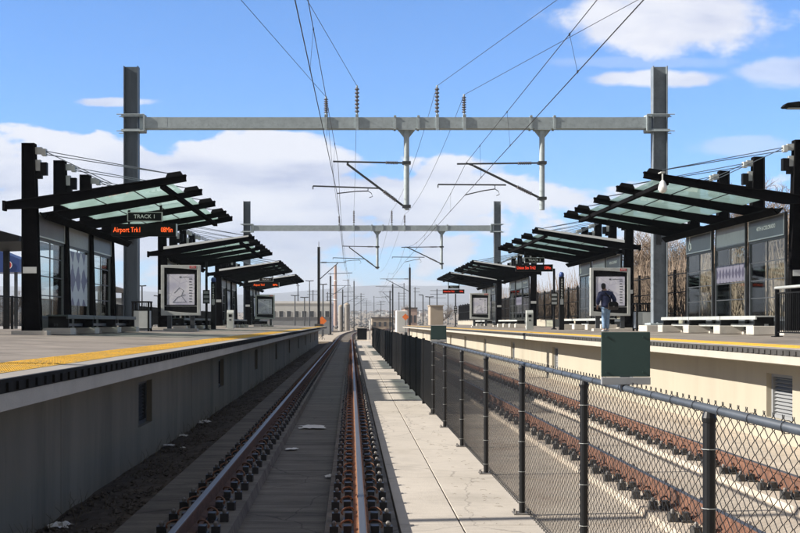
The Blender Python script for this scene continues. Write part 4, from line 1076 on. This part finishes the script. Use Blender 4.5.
# ------------------------------------------------------------------ bare trees
def tree_meshes(seed, m):
    rnd = random.Random(seed); tk = MB(); cr = MB()
    def grow(p, d, L, r, lev):
        n = 3 if lev < 4 else 2; pts = [p]; q = p.copy(); dd = d.copy()
        for i in range(n):
            dd = (dd + Vector((rnd.gauss(0, .13), rnd.gauss(0, .13), rnd.gauss(.04, .08)))).normalized(); q = q + dd * L / n; pts.append(q.copy())
        (tk if lev < 2 else cr).tube(pts, [r * (1 - .4 * i / n) for i in range(n + 1)], 6 if lev < 2 else 3, cap=False)
        if lev >= 5: return
        k = (5, 5, 5, 5, 4)[lev]
        for i in range(k):
            t = .35 + .65 * (i + rnd.random() * .6) / k; t = min(t, 1)
            b = pts[0].lerp(pts[-1], t) if n < 2 else pts[min(int(t * n), n - 1)].lerp(pts[min(int(t * n) + 1, n)], t * n - int(t * n) if t < 1 else 0)
            a = rnd.uniform(0, 6.28); sp = rnd.uniform(.45, 1.0)
            o = dd.orthogonal().normalized(); o2 = dd.cross(o)
            nd = (dd * math.cos(sp) + (o * math.cos(a) + o2 * math.sin(a)) * math.sin(sp) + Vector((0, 0, .18))).normalized()
            grow(b, nd, L * rnd.uniform(.5, .72), max(r * .5, .009), lev + 1)
    grow(Vector((0, 0, 0)), Vector((0, 0, 1)), 4.2, .2, 0)
    return tk, cr
protos = []
for k, m in enumerate(('bark', 'bark2', 'bark')):
    tk, cr = tree_meshes(11 + k, m)
    r = thing('bare_tree', (0, 0, 0), 'x', 'tree', 'bare trees behind the platforms')
    tk.build('trunk', m, r, fix=False); cr.build('crown', m, r, fix=False); r['hgt'] = max(v[2] for v in cr.v); protos.append(r)
TR = [(792, 172, 70, 0, 'tallest bare tree, crown above the roof at the right frame edge'), (757, 182, 84, 1, 'bare tree behind the right shelter, second from the right frame edge'), (735, 205, 66, 2, 'bare tree seen through the glass of the nearest right shelter'), (712, 214, 92, 0, 'bare tan tree between the right portal pole and the shelter glass'),
      (690, 232, 74, 1, 'bare tan tree right next to the right portal pole'), (668, 225, 100, 2, 'bare tan tree directly behind the right portal pole'), (640, 238, 110, 0, 'bare tan tree left of the right portal pole'), (618, 250, 125, 1, 'low bare tree behind the map case where the man stands'),
      (775, 196, 100, 2, 'farther bare tree at the right, behind the tallest one'), (700, 240, 120, 1, 'low tan tree far behind the first right windscreen'), (655, 250, 130, 2, 'low tan bare tree behind the black picket fence by the portal pole'), (748, 236, 58, 1, 'low bare tree near the platform, behind the patterned film'), (808, 222, 60, 2, 'low bare tree behind the guard railing at the right frame edge'),
      (8, 288, 95, 1, 'small bare tree under the blue parking kiosk roof'), (-8, 280, 88, 0, 'small bare tree cut by the left frame edge'), (410, 304, 420, 0, 'tan tree clump beyond the right platform end'), (396, 309, 520, 2, 'small tan tree far along the right of the line'), (440, 303, 330, 1, 'tan tree left of the distant right lamps'), (128, 305, 190, 2, 'small bare tree across the street behind the bus shelter'), (383, 313, 640, 1, 'smallest far tree near the centre of the picture')]
for i, (px, pt, Y, k, lb) in enumerate(TR):
    p = at(px, pt, Y); c = copy_tree(protos[k]) if i > 2 or True else None
    zb = 1.0 if (p.x > 13.7 and Y < 170) or (p.x < -11.5 and Y < 150) else terrain(p.x, Y)
    c.location = (p.x, Y, zb); sc = (p.z - zb) / protos[k]['hgt']; c.scale = (sc * 1.15, sc * 1.15, sc); c.rotation_euler = (0, 0, i * 1.3); c['label'] = lb
    if 'hgt' in c: del c['hgt']
for r in protos:
    for ch in list(r.children): bpy.data.objects.remove(ch)
    bpy.data.objects.remove(r)
# brush thicket behind the trees: one mass of twigs
mb = MB(); rnd = random.Random(5)
for k in range(12000):
    y = rnd.uniform(38, 150); x = 14.6 + rnd.random() * (5 + (y - 38) * .22); h = rnd.uniform(1.2, 3.4) * (1.0 + .5 * mnoise.noise(Vector((x * .2, y * .1, 2))))
    dx, dy = rnd.gauss(0, .5), rnd.gauss(0, .5)
    z0 = 1.0 + rnd.random() * 1.2
    mb.tube([(x, y, z0), (x + dx * .5, y + dy * .5, z0 + h * .55), (x + dx, y + dy, z0 + h)], [.03, .018, .007], 3, cap=False)
tag(mb.build('brush_thicket', 'bark', fix=False), 'tan thicket of bare twigs behind the right platform fence', 'thicket', kind='stuff')

# ------------------------------------------------------------------ far buildings
def building(name, px0, px1, pt, Y, dep, wm, label, cat, roof='roofd', parapet=.35, wins=0, group=None):
    a, b = at(px0, pt, Y), at(px1, pt, Y); zb = terrain((a.x + b.x) / 2, Y) - .5
    r = thing(name, ((a.x + b.x) / 2, Y, zb), label, cat, group)
    mb = MB(); mb.box(a.x, b.x, Y, Y + dep, zb, a.z); wl = mb.build('wall', wm, r)
    mb = MB(); mb.box(a.x - .15, b.x + .15, Y - .15, Y + dep + .15, a.z + .003, a.z + parapet); mb.build('roof', roof, r)
    for i in range(wins):
        x = a.x + (b.x - a.x) * (i + .5) / wins; w = (b.x - a.x) / wins * .25
        mb = MB(); mb.box(x - w, x + w, Y - .08, Y + .03, a.z - (a.z - zb) * .55, a.z - (a.z - zb) * .25); mb.build('window', 'dark', wl)
    return r
building('warehouse', 262, 331, 303.5, 300, 40, 'palewall', 'long pale warehouse beyond the left platform', 'warehouse', 'white', .6, 9)
building('block_wall', 258, 331.5, 317.5, 240, .6, 'greywall', 'grey block wall in front of the pale warehouse', 'wall', 'greywall', .1)
building('tan_building', 430.5, 443, 306, 190, 6, 'tan', 'plain tan block behind the small green plate', 'building', 'tan', .15)
building('tan_building', 405, 417, 309, 300, 20, 'chim', 'low pinkish building just right of the thick far pole', 'building', 'roofd', .4, 3)
building('tan_building', 372, 393, 318.3, 330, 14, 'tan', 'very low cream building beside the end of the slatted fence', 'building', 'roofd', .3, 4)
Y = 500.; p = at(335.4, 265, Y); zb = terrain(p.x, Y)
ch = thing('chimney_stack', (p.x, Y, zb), 'tall slim pinkish chimney stack beyond the warehouse', 'chimney')
mb = MB(); mb.tube([(p.x, Y, zb - 1), (p.x, Y, p.z)], [.85, .55], 14); mb.build('stack', 'chim', ch, smooth=False)
for f in (.45, .75):
    mb = MB(); z = zb + (p.z - zb) * f; mb.lathe([(.8, -.2), (.85, 0), (.8, .2)], (p.x, Y, z), 14); mb.build('band', 'white', ch)
Y = 350.
for px0, px1, pt, lb in ((338.3, 343.2, 305, 'left and narrower of the two pale silos'), (344, 350, 303, 'right and wider of the two pale silos')):
    a, b = at(px0, pt, Y), at(px1, pt, Y); R = (b.x - a.x) / 2; cx = (a.x + b.x) / 2; zb = -.8
    sl_ = thing('silo', (cx, Y, zb), lb, 'silo', 'pale silos')
    mb = MB(); mb.lathe([(R, 0), (R, a.z - zb - .5)], (cx, Y, zb), 20); mb.build('barrel', 'border', sl_)
    mb = MB(); mb.lathe([(R * 1.03, a.z - zb - .497), (R * .4, a.z - zb), (.1, a.z - zb + .1)], (cx, Y, zb), 20); mb.build('cap', 'tan', sl_)
rnd = random.Random(21)
hp = []
for k in range(110):
    Y = rnd.uniform(1300, 2700); px = rnd.uniform(352, 470) if k < 85 else rnd.uniform(120, 350)
    x = (px - VX) * Y / F; z = terrain(x, Y); w = rnd.uniform(4, 10); h = rnd.uniform(2.2, 4.)
    r = thing('house', (x, Y, z - .5), 'tiny pale house on the slope far beyond the station', 'house', 'far houses on the slope')
    mb = MB(); mb.box(x - w / 2, x + w / 2, Y, Y + 9, z - 1, z + h); mb.build('wall', rnd.choice(('palewall', 'white', 'tan', 'palewall')), r)
    mb = MB(); mb.pxz([(x - w / 2 - .4, z + h), (x + w / 2 + .4, z + h), (x, z + h + 1.8)], Y - .4, Y + 9.4); mb.build('roof', rnd.choice(('roofd', 'chim', 'greywall')), r)
# far scrub
mb = MB()
for k in range(5200):
    Y = rnd.uniform(430, 2600); x = rnd.uniform(-.30, .36) * Y; z = terrain(x, Y)
    if abs(x - bend(Y)) < 8 and Y < 450: continue
    R = rnd.uniform(.6, 1.5)
    vs = [(x + R * rnd.uniform(.6, 1.2) * math.cos(a), Y + R * math.sin(a), z + R * .55 * rnd.uniform(.6, 1.2)) for a in [i * 1.2566 for i in range(5)]] + [(x, Y, z + R * rnd.uniform(1.1, 1.7)), (x, Y, z - .3)]
    mb.add(vs, [(i, (i + 1) % 5, 5) for i in range(5)] + [((i + 1) % 5, i, 6) for i in range(5)])
tag(mb.build('far_scrub', 'hill', fix=False), 'tan and grey scrub scattered over the far slope', 'scrub', kind='stuff')

# thin poles bristling round the vanishing point
UP = [(298, 284, 330), (313, 290, 420), (327.5, 292, 380), (348, 279, 470), (361, 293, 520), (366.5, 300, 640), (374, 296, 600), (381, 301, 560), (399, 292, 450), (404, 283, 430), (415, 287, 390), (437, 289, 360), (448, 292, 420)]
for i, (px, pt, Y) in enumerate(UP):
    p = at(px, pt, Y); zb = terrain(p.x, Y) - .5
    r = thing('utility_pole', (p.x, Y, zb), 'thin far pole standing among others around the vanishing point', 'utility pole', 'thin far poles around the vanishing point')
    mb = MB(); mb.tube([(p.x, Y, zb), (p.x, Y, p.z)], [.2, .14], 6); mb.build('mast', 'dark', r)
    mb = MB()
    for k in range(1 + i % 3): mb.beam((p.x - .5 - (i % 2) * 1.6, Y - .16, p.z - .5 - k * 1.1), (p.x + .5 + (i % 3) * 1.1, Y - .16, p.z - .5 - k * 1.1), .12, .12)
    mb.build('crossarm', 'dark', r)
# small things beyond the platforms
x, Y = 1.25, 134.
cb = thing('relay_cabinet', (x, Y, -.3), 'black line-side cabinet at the end of the walkway beside the tracks', 'cabinet')
mb = MB(); mb.box(x - .55, x + .55, Y - .4, Y + .4, -.3, .95); mb.build('body', 'black2', cb, bevel=.02)
mb = MB(); mb.box(x - .6, x + .6, Y - .45, Y + .45, .951, 1.02); mb.build('lid', 'dark', cb)
mb = MB(); mb.tube([(x + .9, Y, -.3), (x + .9, Y, 1.9)], .06, 6); mb.build('marker_post', 'white', cb)
Y = 205.; p = at(402, 310.5, Y)
tk = thing('box_truck', (p.x, Y, -.7), 'white box truck parked beyond the right platform end', 'truck')
mb = MB(); mb.box(p.x - .95, p.x + .95, Y, Y + 5, -.05, p.z); mb.build('box_body', 'truckw', tk, bevel=.05)
mb = MB(); mb.pyz([(Y + 5.05, -.1), (Y + 6.7, -.1), (Y + 6.7, .7), (Y + 6.2, 1.5), (Y + 5.05, 1.6)], p.x - .95, p.x + .95); mb.build('cab', 'truckw', tk)
for a in (-1, 1):
    for b in (1.2, 5.9):
        mb = MB(); mb.tube([(p.x + a * .75, Y + b, -.3), (p.x + a * .98, Y + b, -.3)], .42, 14); mb.build('wheel', 'tyre', tk)
mb = MB(); mb.box(p.x - .7, p.x + .7, Y - .02, Y - .003, .1, p.z - .2); mb.build('rear_door', 'palewall', tk)
def work_sign(px, py, Y, label):
    p = at(px, py, Y); r = thing('work_sign', (p.x, Y, p.z - 1.2), label, 'sign', 'orange work signs')
    h = .55
    mb = MB(); mb.prism([(p.x - h, Y, p.z), (p.x, Y, p.z - h), (p.x + h, Y, p.z), (p.x, Y, p.z + h)], (0, .03, 0)); mb.build('panel', 'orange', r)
    mb = MB(); mb.box(p.x - .04, p.x + .04, Y + .035, Y + .09, -.7, p.z + h); mb.beam((p.x - .5, Y + .06, -.6), (p.x, Y + .06, .2), .04, .04); mb.beam((p.x + .5, Y + .06, -.6), (p.x, Y + .06, .2), .04, .04); mb.build('stand', 'dark', r)
work_sign(322, 321, 135, 'orange work sign just past the end of the left platform')
work_sign(405.5, 317, 185, 'orange work sign beside the white truck beyond the right platform')
# litter
LIT = [((205, 423), -.50, .13, 'torn white paper scrap by the wall, larger and farther of the pale scraps'), ((127, 437), -.52, .09, 'small upright white scrap at the foot of the left wall'), ((135, 446), -.50, .1, 'flat white scrap just below the small upright one'), ((60, 528), -.52, .12, 'crumpled white bag at the bottom left corner by the wall'), ((196, 424), -.50, .06, 'tiny pale scrap left of the larger torn one'), ((312, 428), -.312, .26, 'pale flattened bag on the slab between the near rails'), ((292, 450), -.312, .1, 'small pale scrap on the slab left of the flattened bag'), ((183, 449), -.50, .05, 'pale pebble-like scrap on the dirt strip nearest the left rail'), ((330, 478), -.312, .07, 'tiny scrap on the slab close to the right rail')]
for (px, py), z, R, lb in LIT:
    s = (py - VY) / (CAM - z); Y = F / s; x = (px - VX) / s
    if x < WL + .1: x = WL + .12
    mb = MB(); rnd2 = random.Random(lb); n = 7; flat = .12 if 'flat' in lb else .55
    for i in range(n + 1):
        for j in range(n + 1):
            u, v = i / n * 2 - 1, j / n * 2 - 1
            mb.v.append((x + R * u * rnd2.uniform(.6, 1.1), Y + R * v * 1.3 * rnd2.uniform(.6, 1.1), z + .02 + R * flat * max(0, 1 - (u * u + v * v) * .5) * rnd2.uniform(.1, 1.)))
    for i in range(n):
        for j in range(n): mb.f.append((i * (n + 1) + j, (i + 1) * (n + 1) + j, (i + 1) * (n + 1) + j + 1, i * (n + 1) + j + 1)); mb.m.append(0)
    o = mb.build('paper_scrap', 'paper', fix=False); tag(o, lb, 'litter', 'scraps of litter by the near track')

# ------------------------------------------------------------------ the man
def skin_mesh(name, nodes, edges, m, parent, lev=2, smooth=True, root=0):
    me = bpy.data.meshes.new(name + '_tmp'); me.from_pydata([n[:3] for n in nodes], edges, [])
    o = bpy.data.objects.new('skin_tmp', me); col.objects.link(o)
    sk = o.modifiers.new('s', 'SKIN'); sk.use_smooth_shade = True
    for i, n in enumerate(nodes):
        d = me.skin_vertices[0].data[i]; d.radius = (n[3], n[4] if len(n) > 4 else n[3]); d.use_root = (i == root)
    sb = o.modifiers.new('b', 'SUBSURF'); sb.levels = lev; sb.render_levels = lev
    dg = bpy.context.evaluated_depsgraph_get(); out = bpy.data.meshes.new_from_object(o.evaluated_get(dg)); out.name = name
    bpy.data.objects.remove(o); out.materials.clear(); out.materials.append(M[m]); out.polygons.foreach_set('use_smooth', [smooth] * len(out.polygons))
    r = bpy.data.objects.new(name, out); col.objects.link(r); r.parent = parent; return r
mx, my = at(606, 0, 43.7).x, 43.7
man = thing('person', (mx, my, dz(mx)), 'person in navy jacket and faded jeans reading the map case, bag at the right hip', 'person')
# local frame: +y faces the map (away from the camera), x to the right; slightly turned left, head bowed
B = [(0, 0, .96, .12, .09), (0, .01, 1.12, .12, .085), (0, .03, 1.30, .14, .09), (0, .04, 1.42, .11, .08), (-.01, .06, 1.50, .052), (-.03, .10, 1.58, .062, .07), (-.05, .12, 1.655, .08, .09), (-.05, .12, 1.725, .058, .065),
     (-.20, .03, 1.40, .05), (-.30, .0, 1.15, .04), (-.24, .17, .98, .028), (.20, .03, 1.40, .05), (.34, -.03, 1.16, .04), (.30, .10, .99, .028),
     (-.075, 0, .90, .08), (-.08, .03, .50, .055), (-.075, -.02, .10, .038), (-.08, .10, .045, .033), (.075, 0, .90, .08), (.07, .02, .50, .055), (.045, -.03, .10, .038), (.06, .10, .045, .033)]
E_ = [(0, 1), (1, 2), (2, 3), (3, 4), (4, 5), (5, 6), (6, 7), (3, 8), (8, 9), (9, 10), (3, 11), (11, 12), (12, 13), (0, 14), (14, 15), (15, 16), (16, 17), (0, 18), (18, 19), (19, 20), (20, 21)]
for wi, sgn in ((10, -1), (13, 1)):     # palms, four fingers and a thumb each
    wx, wy, wz = B[wi][:3]; k = len(B)
    B.append((wx + .0, wy + .045, wz - .055, .024)); E_.append((wi, k))
    for f, (ox, L) in enumerate(((-.026, .085), (-.009, .095), (.009, .09), (.026, .072))):
        j = len(B); B.append((wx + ox, wy + .06, wz - .095, .0095)); B.append((wx + ox, wy + .06 + L * .15, wz - .095 - L * .45, .0085)); B.append((wx + ox - sgn * .005, wy + .045, wz - .095 - L * .8, .0075)); E_ += [(k, j), (j, j + 1), (j + 1, j + 2)]
    j = len(B); B.append((wx - sgn * .03, wy + .065, wz - .04, .011)); B.append((wx - sgn * .042, wy + .085, wz - .075, .009)); E_ += [(k, j), (j, j + 1)]
ry = math.radians(14); ca, sa = math.cos(ry), math.sin(ry)
def turn(n): return (n[0] * ca - n[1] * sa, n[0] * sa + n[1] * ca, *n[2:])
skin_mesh('body', [turn(n) for n in B], E_, 'skin', man)
J = [(0, .0, .86, .20, .145), (0, -.005, 1.0, .205, .15), (0, .0, 1.16, .215, .15), (0, .02, 1.32, .235, .15), (0, .035, 1.43, .19, .125), (-.01, .055, 1.505, .085, .085), (-.21, .03, 1.40, .10), (-.31, .0, 1.15, .088), (-.255, .155, 1.0, .06), (.21, .03, 1.40, .10), (.345, -.03, 1.16, .092), (.31, .08, 1.02, .062)]
skin_mesh('jacket', [turn(n) for n in J], [(0, 1), (1, 2), (2, 3), (3, 4), (4, 5), (4, 6), (6, 7), (7, 8), (4, 9), (9, 10), (10, 11)], 'navy', man)
T = [(0, 0, .95, .15, .12), (-.075, 0, .84, .105), (-.085, .03, .50, .085), (-.075, -.02, .085, .066), (.075, 0, .84, .105), (.07, .02, .50, .085), (.045, -.03, .085, .066)]
skin_mesh('jeans', [turn(n) for n in T], [(0, 1), (1, 2), (2, 3), (0, 4), (4, 5), (5, 6)], 'jeans', man)
mb = MB(); hc = turn((-.05, .115, 1.685))[:3]; n = 14
mb.lathe([(.045, -.125), (.075, -.10), (.092, -.05), (.098, 0), (.092, .045), (.07, .08), (.035, .098), (.004, .103)], (0, 0, 0), n)
mb.v = [(mx + hc[0] + x * .92, my + hc[1] - .025 + y * 1.02 + (.02 if z > 0 else 0), dz(mx) + hc[2] + z + .012) for x, y, z in mb.v]
mb.build('hair', 'hair', man, smooth=True)
for q, (xx, yy) in enumerate(((-.078, 0.), (.05, -.01))):
    skin_mesh('shoe', [turn((xx, yy - .07, .045, .05, .042)), turn((xx, yy + .06, .042, .052, .04)), turn((xx - .005, yy + .17, .035, .045, .032))], [(0, 1), (1, 2)], 'shoe', man)
# face on the far side of the head
mb = MB(); 
for e in (-1, 1): mb.lathe([(.004, -.008), (.011, 0), (.004, .008)], (0, 0, 0), 8)
fx, fy = turn((-.05, .215, 1.66))[:2]
mb = MB()
for e in (-1, 1): mb.lathe([(.006, -.01), (.012, 0), (.006, .01)], (mx + fx + e * .033 * ca, my + fy - .012 + e * .033 * sa, dz(mx) + 1.675), 8)
mb.build('eyes', 'hair', man)
mb = MB(); mb.prism([(mx + fx - .014, my + fy - .02, dz(mx) + 1.62), (mx + fx + .014, my + fy - .02, dz(mx) + 1.62), (mx + fx, my + fy - .02, dz(mx) + 1.67)], (-.004, .03, -.01)); mb.build('nose', 'skin', man)
mb = MB(); mb.box(mx + fx - .025, mx + fx + .025, my + fy - .022, my + fy - .004, dz(mx) + 1.592, dz(mx) + 1.601); mb.build('mouth', 'red', man)
bag = thing('shoulder_bag', (mx + .26, my - .08, dz(mx) + .80), 'dark brown shoulder bag hanging at the right hip of the person', 'bag')
bx_, by_, bz_ = mx + .24, my - .10, dz(mx) + .80
mb = MB(); pr = [(-.19, .02), (-.16, .0), (.14, .0), (.18, .03), (.19, .22), (.12, .30), (-.12, .30), (-.19, .22)]
mb.pxz([(bx_ + a, bz_ + b) for a, b in pr], by_ - .07, by_ + .06); bd = mb.build('bag_body', 'leather', bag, bevel=.03)
mb = MB(); mb.pxz([(bx_ + a * .92, bz_ + b) for a, b in ((-.18, .14), (.18, .12), (.19, .24), (.12, .305), (-.12, .305), (-.19, .24))], by_ - .086, by_ - .071); mb.build('flap', 'black2', bag, bevel=.005)
mb = MB(); mb.box(bx_ - .02, bx_ + .03, by_ - .095, by_ - .087, bz_ + .1, bz_ + .15); mb.build('buckle', 'bolt', bag)
mb = MB(); mb.tube([(bx_ - .1, by_ - .02, bz_ + .28), (mx + .12, my - .13, dz(mx) + 1.25), (mx - .02, my - .12, dz(mx) + 1.40), (mx - .16, my - .03, dz(mx) + 1.525), (mx - .1, my + .1, dz(mx) + 1.45)], .018, 6); mb.build('strap', 'black2', bag)

# ------------------------------------------------------------------ air
hz = MB().box(-9500, 9500, -500, 8600, -8, 345).build('haze', 'white')
hm = bpy.data.materials.new('haze_air'); hm.use_nodes = True; nt = hm.node_tree; nt.nodes.clear()
ho = nt.nodes.new('ShaderNodeOutputMaterial'); pv = nt.nodes.new('ShaderNodeVolumePrincipled'); pv.inputs['Color'].default_value = (.80, .88, 1, 1); pv.inputs['Density'].default_value = HAZE = 1.7e-4
nt.links.new(pv.outputs[0], ho.inputs['Volume']); hz.data.materials.clear(); hz.data.materials.append(hm); hm.cycles.homogeneous_volume = True
tag(hz, kind='stuff'); tag(hz, 'pale haze over the far plain', 'haze')

# ------------------------------------------------------------------ light, sky, camera
SUN_EL, SUN_AZ = math.radians(29.3), math.radians(7)     # sun to the left, slightly behind the camera
d = Vector((math.cos(SUN_EL) * math.cos(SUN_AZ), math.cos(SUN_EL) * math.sin(SUN_AZ), -math.sin(SUN_EL)))   # travel direction
sl = bpy.data.lights.new('sun', 'SUN'); sl.energy = 5.0; sl.angle = math.radians(.5); sl.color = (1, .93, .83)
so = bpy.data.objects.new('sun', sl); col.objects.link(so); so.rotation_euler = d.to_track_quat('-Z', 'Y').to_euler(); so.location = (-30, -5, 25)
w = bpy.data.worlds.new('World'); scene.world = w; w.use_nodes = True; nt = w.node_tree; nt.nodes.clear(); N = nt.nodes.new; L = nt.links.new
def val(op, a, b=None, c=None):
    n = N('ShaderNodeMath'); n.operation = op
    for i, x in enumerate((a, b, c)):
        if x is None: continue
        if isinstance(x, (int, float)): n.inputs[i].default_value = x
        else: L(x, n.inputs[i])
    return n.outputs[0]
sky = N('ShaderNodeTexSky'); sky.sky_type = 'NISHITA'; sky.sun_disc = False; sky.sun_elevation = SUN_EL
sky.sun_rotation = math.radians(270) - SUN_AZ; sky.altitude = 1600; sky.air_density = 1.; sky.dust_density = .25; sky.ozone_density = 3.
bg = N('ShaderNodeBackground'); bg.inputs['Strength'].default_value = SKY_S = .07
tint = N('ShaderNodeVectorMath'); tint.operation = 'MULTIPLY'; tint.inputs[1].default_value = (.57, 1.14, 1.68); L(sky.outputs[0], tint.inputs[0]); L(tint.outputs[0], bg.inputs[0])
tc = N('ShaderNodeTexCoord'); sp = N('ShaderNodeSeparateXYZ'); L(tc.outputs['Generated'], sp.inputs[0])
ya = val('MAXIMUM', val('ABSOLUTE', sp.outputs[1]), .12)
u = val('DIVIDE', sp.outputs[0], ya); v = val('MAXIMUM', val('DIVIDE', sp.outputs[2], ya), 0.)
def cloudnoise(su, sv, off, det=9, rough=.55, dist=0.):
    cb = N('ShaderNodeCombineXYZ'); L(val('MULTIPLY', u, su), cb.inputs[0]); L(val('MULTIPLY', v, sv), cb.inputs[1]); cb.inputs[2].default_value = off
    n = N('ShaderNodeTexNoise'); n.inputs['Scale'].default_value = 1; n.inputs['Detail'].default_value = det; n.inputs['Roughness'].default_value = rough; n.inputs['Distortion'].default_value = dist
    L(cb.outputs[0], n.inputs['Vector']); return n.outputs['Fac']
n1 = cloudnoise(13, 22, 2.3, 10, .52, .25)
n2 = cloudnoise(7, 34, 7.7, 8, .55, .2)
n3 = cloudnoise(26, 40, 4.1, 8, .6)
# height profile of the cloud bank
vs = val('MULTIPLY', v, 4.)
cr = N('ShaderNodeValToRGB'); L(vs, cr.inputs[0]); e = cr.color_ramp.elements
prof = [(0, .74), (.10, .66), (.15, .50), (.20, .55), (.27, .72), (.36, .66), (.42, .74), (.52, .68), (.60, .46), (.66, .26), (.74, .06), (1, 0)]
e[0].position = prof[0][0]; e[0].color = (prof[0][1],) * 3 + (1,); e[1].position = prof[-1][0]; e[1].color = (0, 0, 0, 1)
for p_, c_ in prof[1:-1]: q = e.new(p_); q.color = (c_, c_, c_, 1)
lean = val('MULTIPLY', val('SMOOTH_MAX', val('ADD', u, .02), 0., .05), val('MULTIPLY', v, -10.))
bias = val('ADD', cr.outputs[0], lean)
m1 = val('ADD', bias, val('MULTIPLY', val('SUBTRACT', n1, .5), 1.1))
m1 = val('ADD', m1, val('MULTIPLY', val('SUBTRACT', n2, .5), .55))
def smooth(x, a, b):
    r = N('ShaderNodeMapRange'); r.interpolation_type = 'SMOOTHSTEP'; r.inputs[1].default_value = a; r.inputs[2].default_value = b; L(x, r.inputs[0]); return r.outputs[0]
mask = smooth(m1, .44, .54)
# thin high wisps
for (px, py_, rx, ry_, k) in ((668, 20, 128, 44, 1.), (660, 79, 80, 10.5, .95), (785, 73, 60, 18, .65), (118, 102, 42, 6, .9), (745, 146, 62, 12, .4), (640, 62, 120, 8, .2)):
    du = val('DIVIDE', val('SUBTRACT', u, (px - VX) / F), rx / F); dv = val('DIVIDE', val('SUBTRACT', v, (VY - py_) / F), ry_ / F)
    rr = val('SQRT', val('ADD', val('MULTIPLY', du, du), val('MULTIPLY', dv, dv)))
    q = val('ADD', val('SUBTRACT', 1., rr), val('MULTIPLY', val('SUBTRACT', n3, .5), 1.15)); mask = val('MAXIMUM', mask, val('MULTIPLY', smooth(q, .0, .45), k))
front = smooth(sp.outputs[1], -.1, .25)
cc = N('ShaderNodeValToRGB'); shade = val('ADD', val('MULTIPLY', n2, 1.1), val('MULTIPLY', n1, .45)); L(val('SUBTRACT', shade, .25), cc.inputs[0])
e = cc.color_ramp.elements; e[0].position = .30; e[0].color = (.42, .46, .62, 1); e[1].position = .62; e[1].color = (.80, .80, .84, 1); q = e.new(.45); q.color = (.64, .66, .76, 1)
cb = N('ShaderNodeBackground'); cb.inputs['Strength'].default_value = CLOUD_S = .64; L(cc.outputs[0], cb.inputs[0])
mx_ = N('ShaderNodeMixShader'); L(val('MULTIPLY', val('MULTIPLY', mask, .93), front), mx_.inputs[0]); L(bg.outputs[0], mx_.inputs[1]); L(cb.outputs[0], mx_.inputs[2])
# unseen neutral grey added overhead and behind the camera, evens out blue shadows
hi = N('ShaderNodeBackground'); hi.inputs[0].default_value = (.165, .155, .14, 1); hi.inputs[1].default_value = 1.
fill_area = val('MAXIMUM', smooth(sp.outputs[2], .34, .6), val('SUBTRACT', 1., smooth(sp.outputs[1], -.25, .2)))
m3 = N('ShaderNodeMixShader'); L(val('MULTIPLY', fill_area, .85), m3.inputs[0]); L(mx_.outputs[0], m3.inputs[1]); L(hi.outputs[0], m3.inputs[2])
wo = N('ShaderNodeOutputWorld'); L(m3.outputs[0], wo.inputs[0])

cam = bpy.data.cameras.new('camera'); cam.sensor_width = 36; cam.lens = 36 * F / 800; cam.clip_end = 30000; cam.clip_start = .1
cam.shift_x = (400 - VX) / 800; cam.shift_y = (VY - 266.5) / 800
co = bpy.data.objects.new('camera', cam); col.objects.link(co); co.location = (0, 0, CAM); co.rotation_euler = (math.pi / 2, 0, 0); scene.camera = co
vs_ = scene.view_settings; vs_.view_transform = 'Standard'; vs_.look = 'None'; vs_.gamma = 1; vs_.use_curve_mapping = False; vs_.exposure = .95
scene.render.engine = 'CYCLES'; scene.cycles.max_bounces = 8; scene.cycles.transparent_max_bounces = 24; scene.cycles.volume_bounces = 0
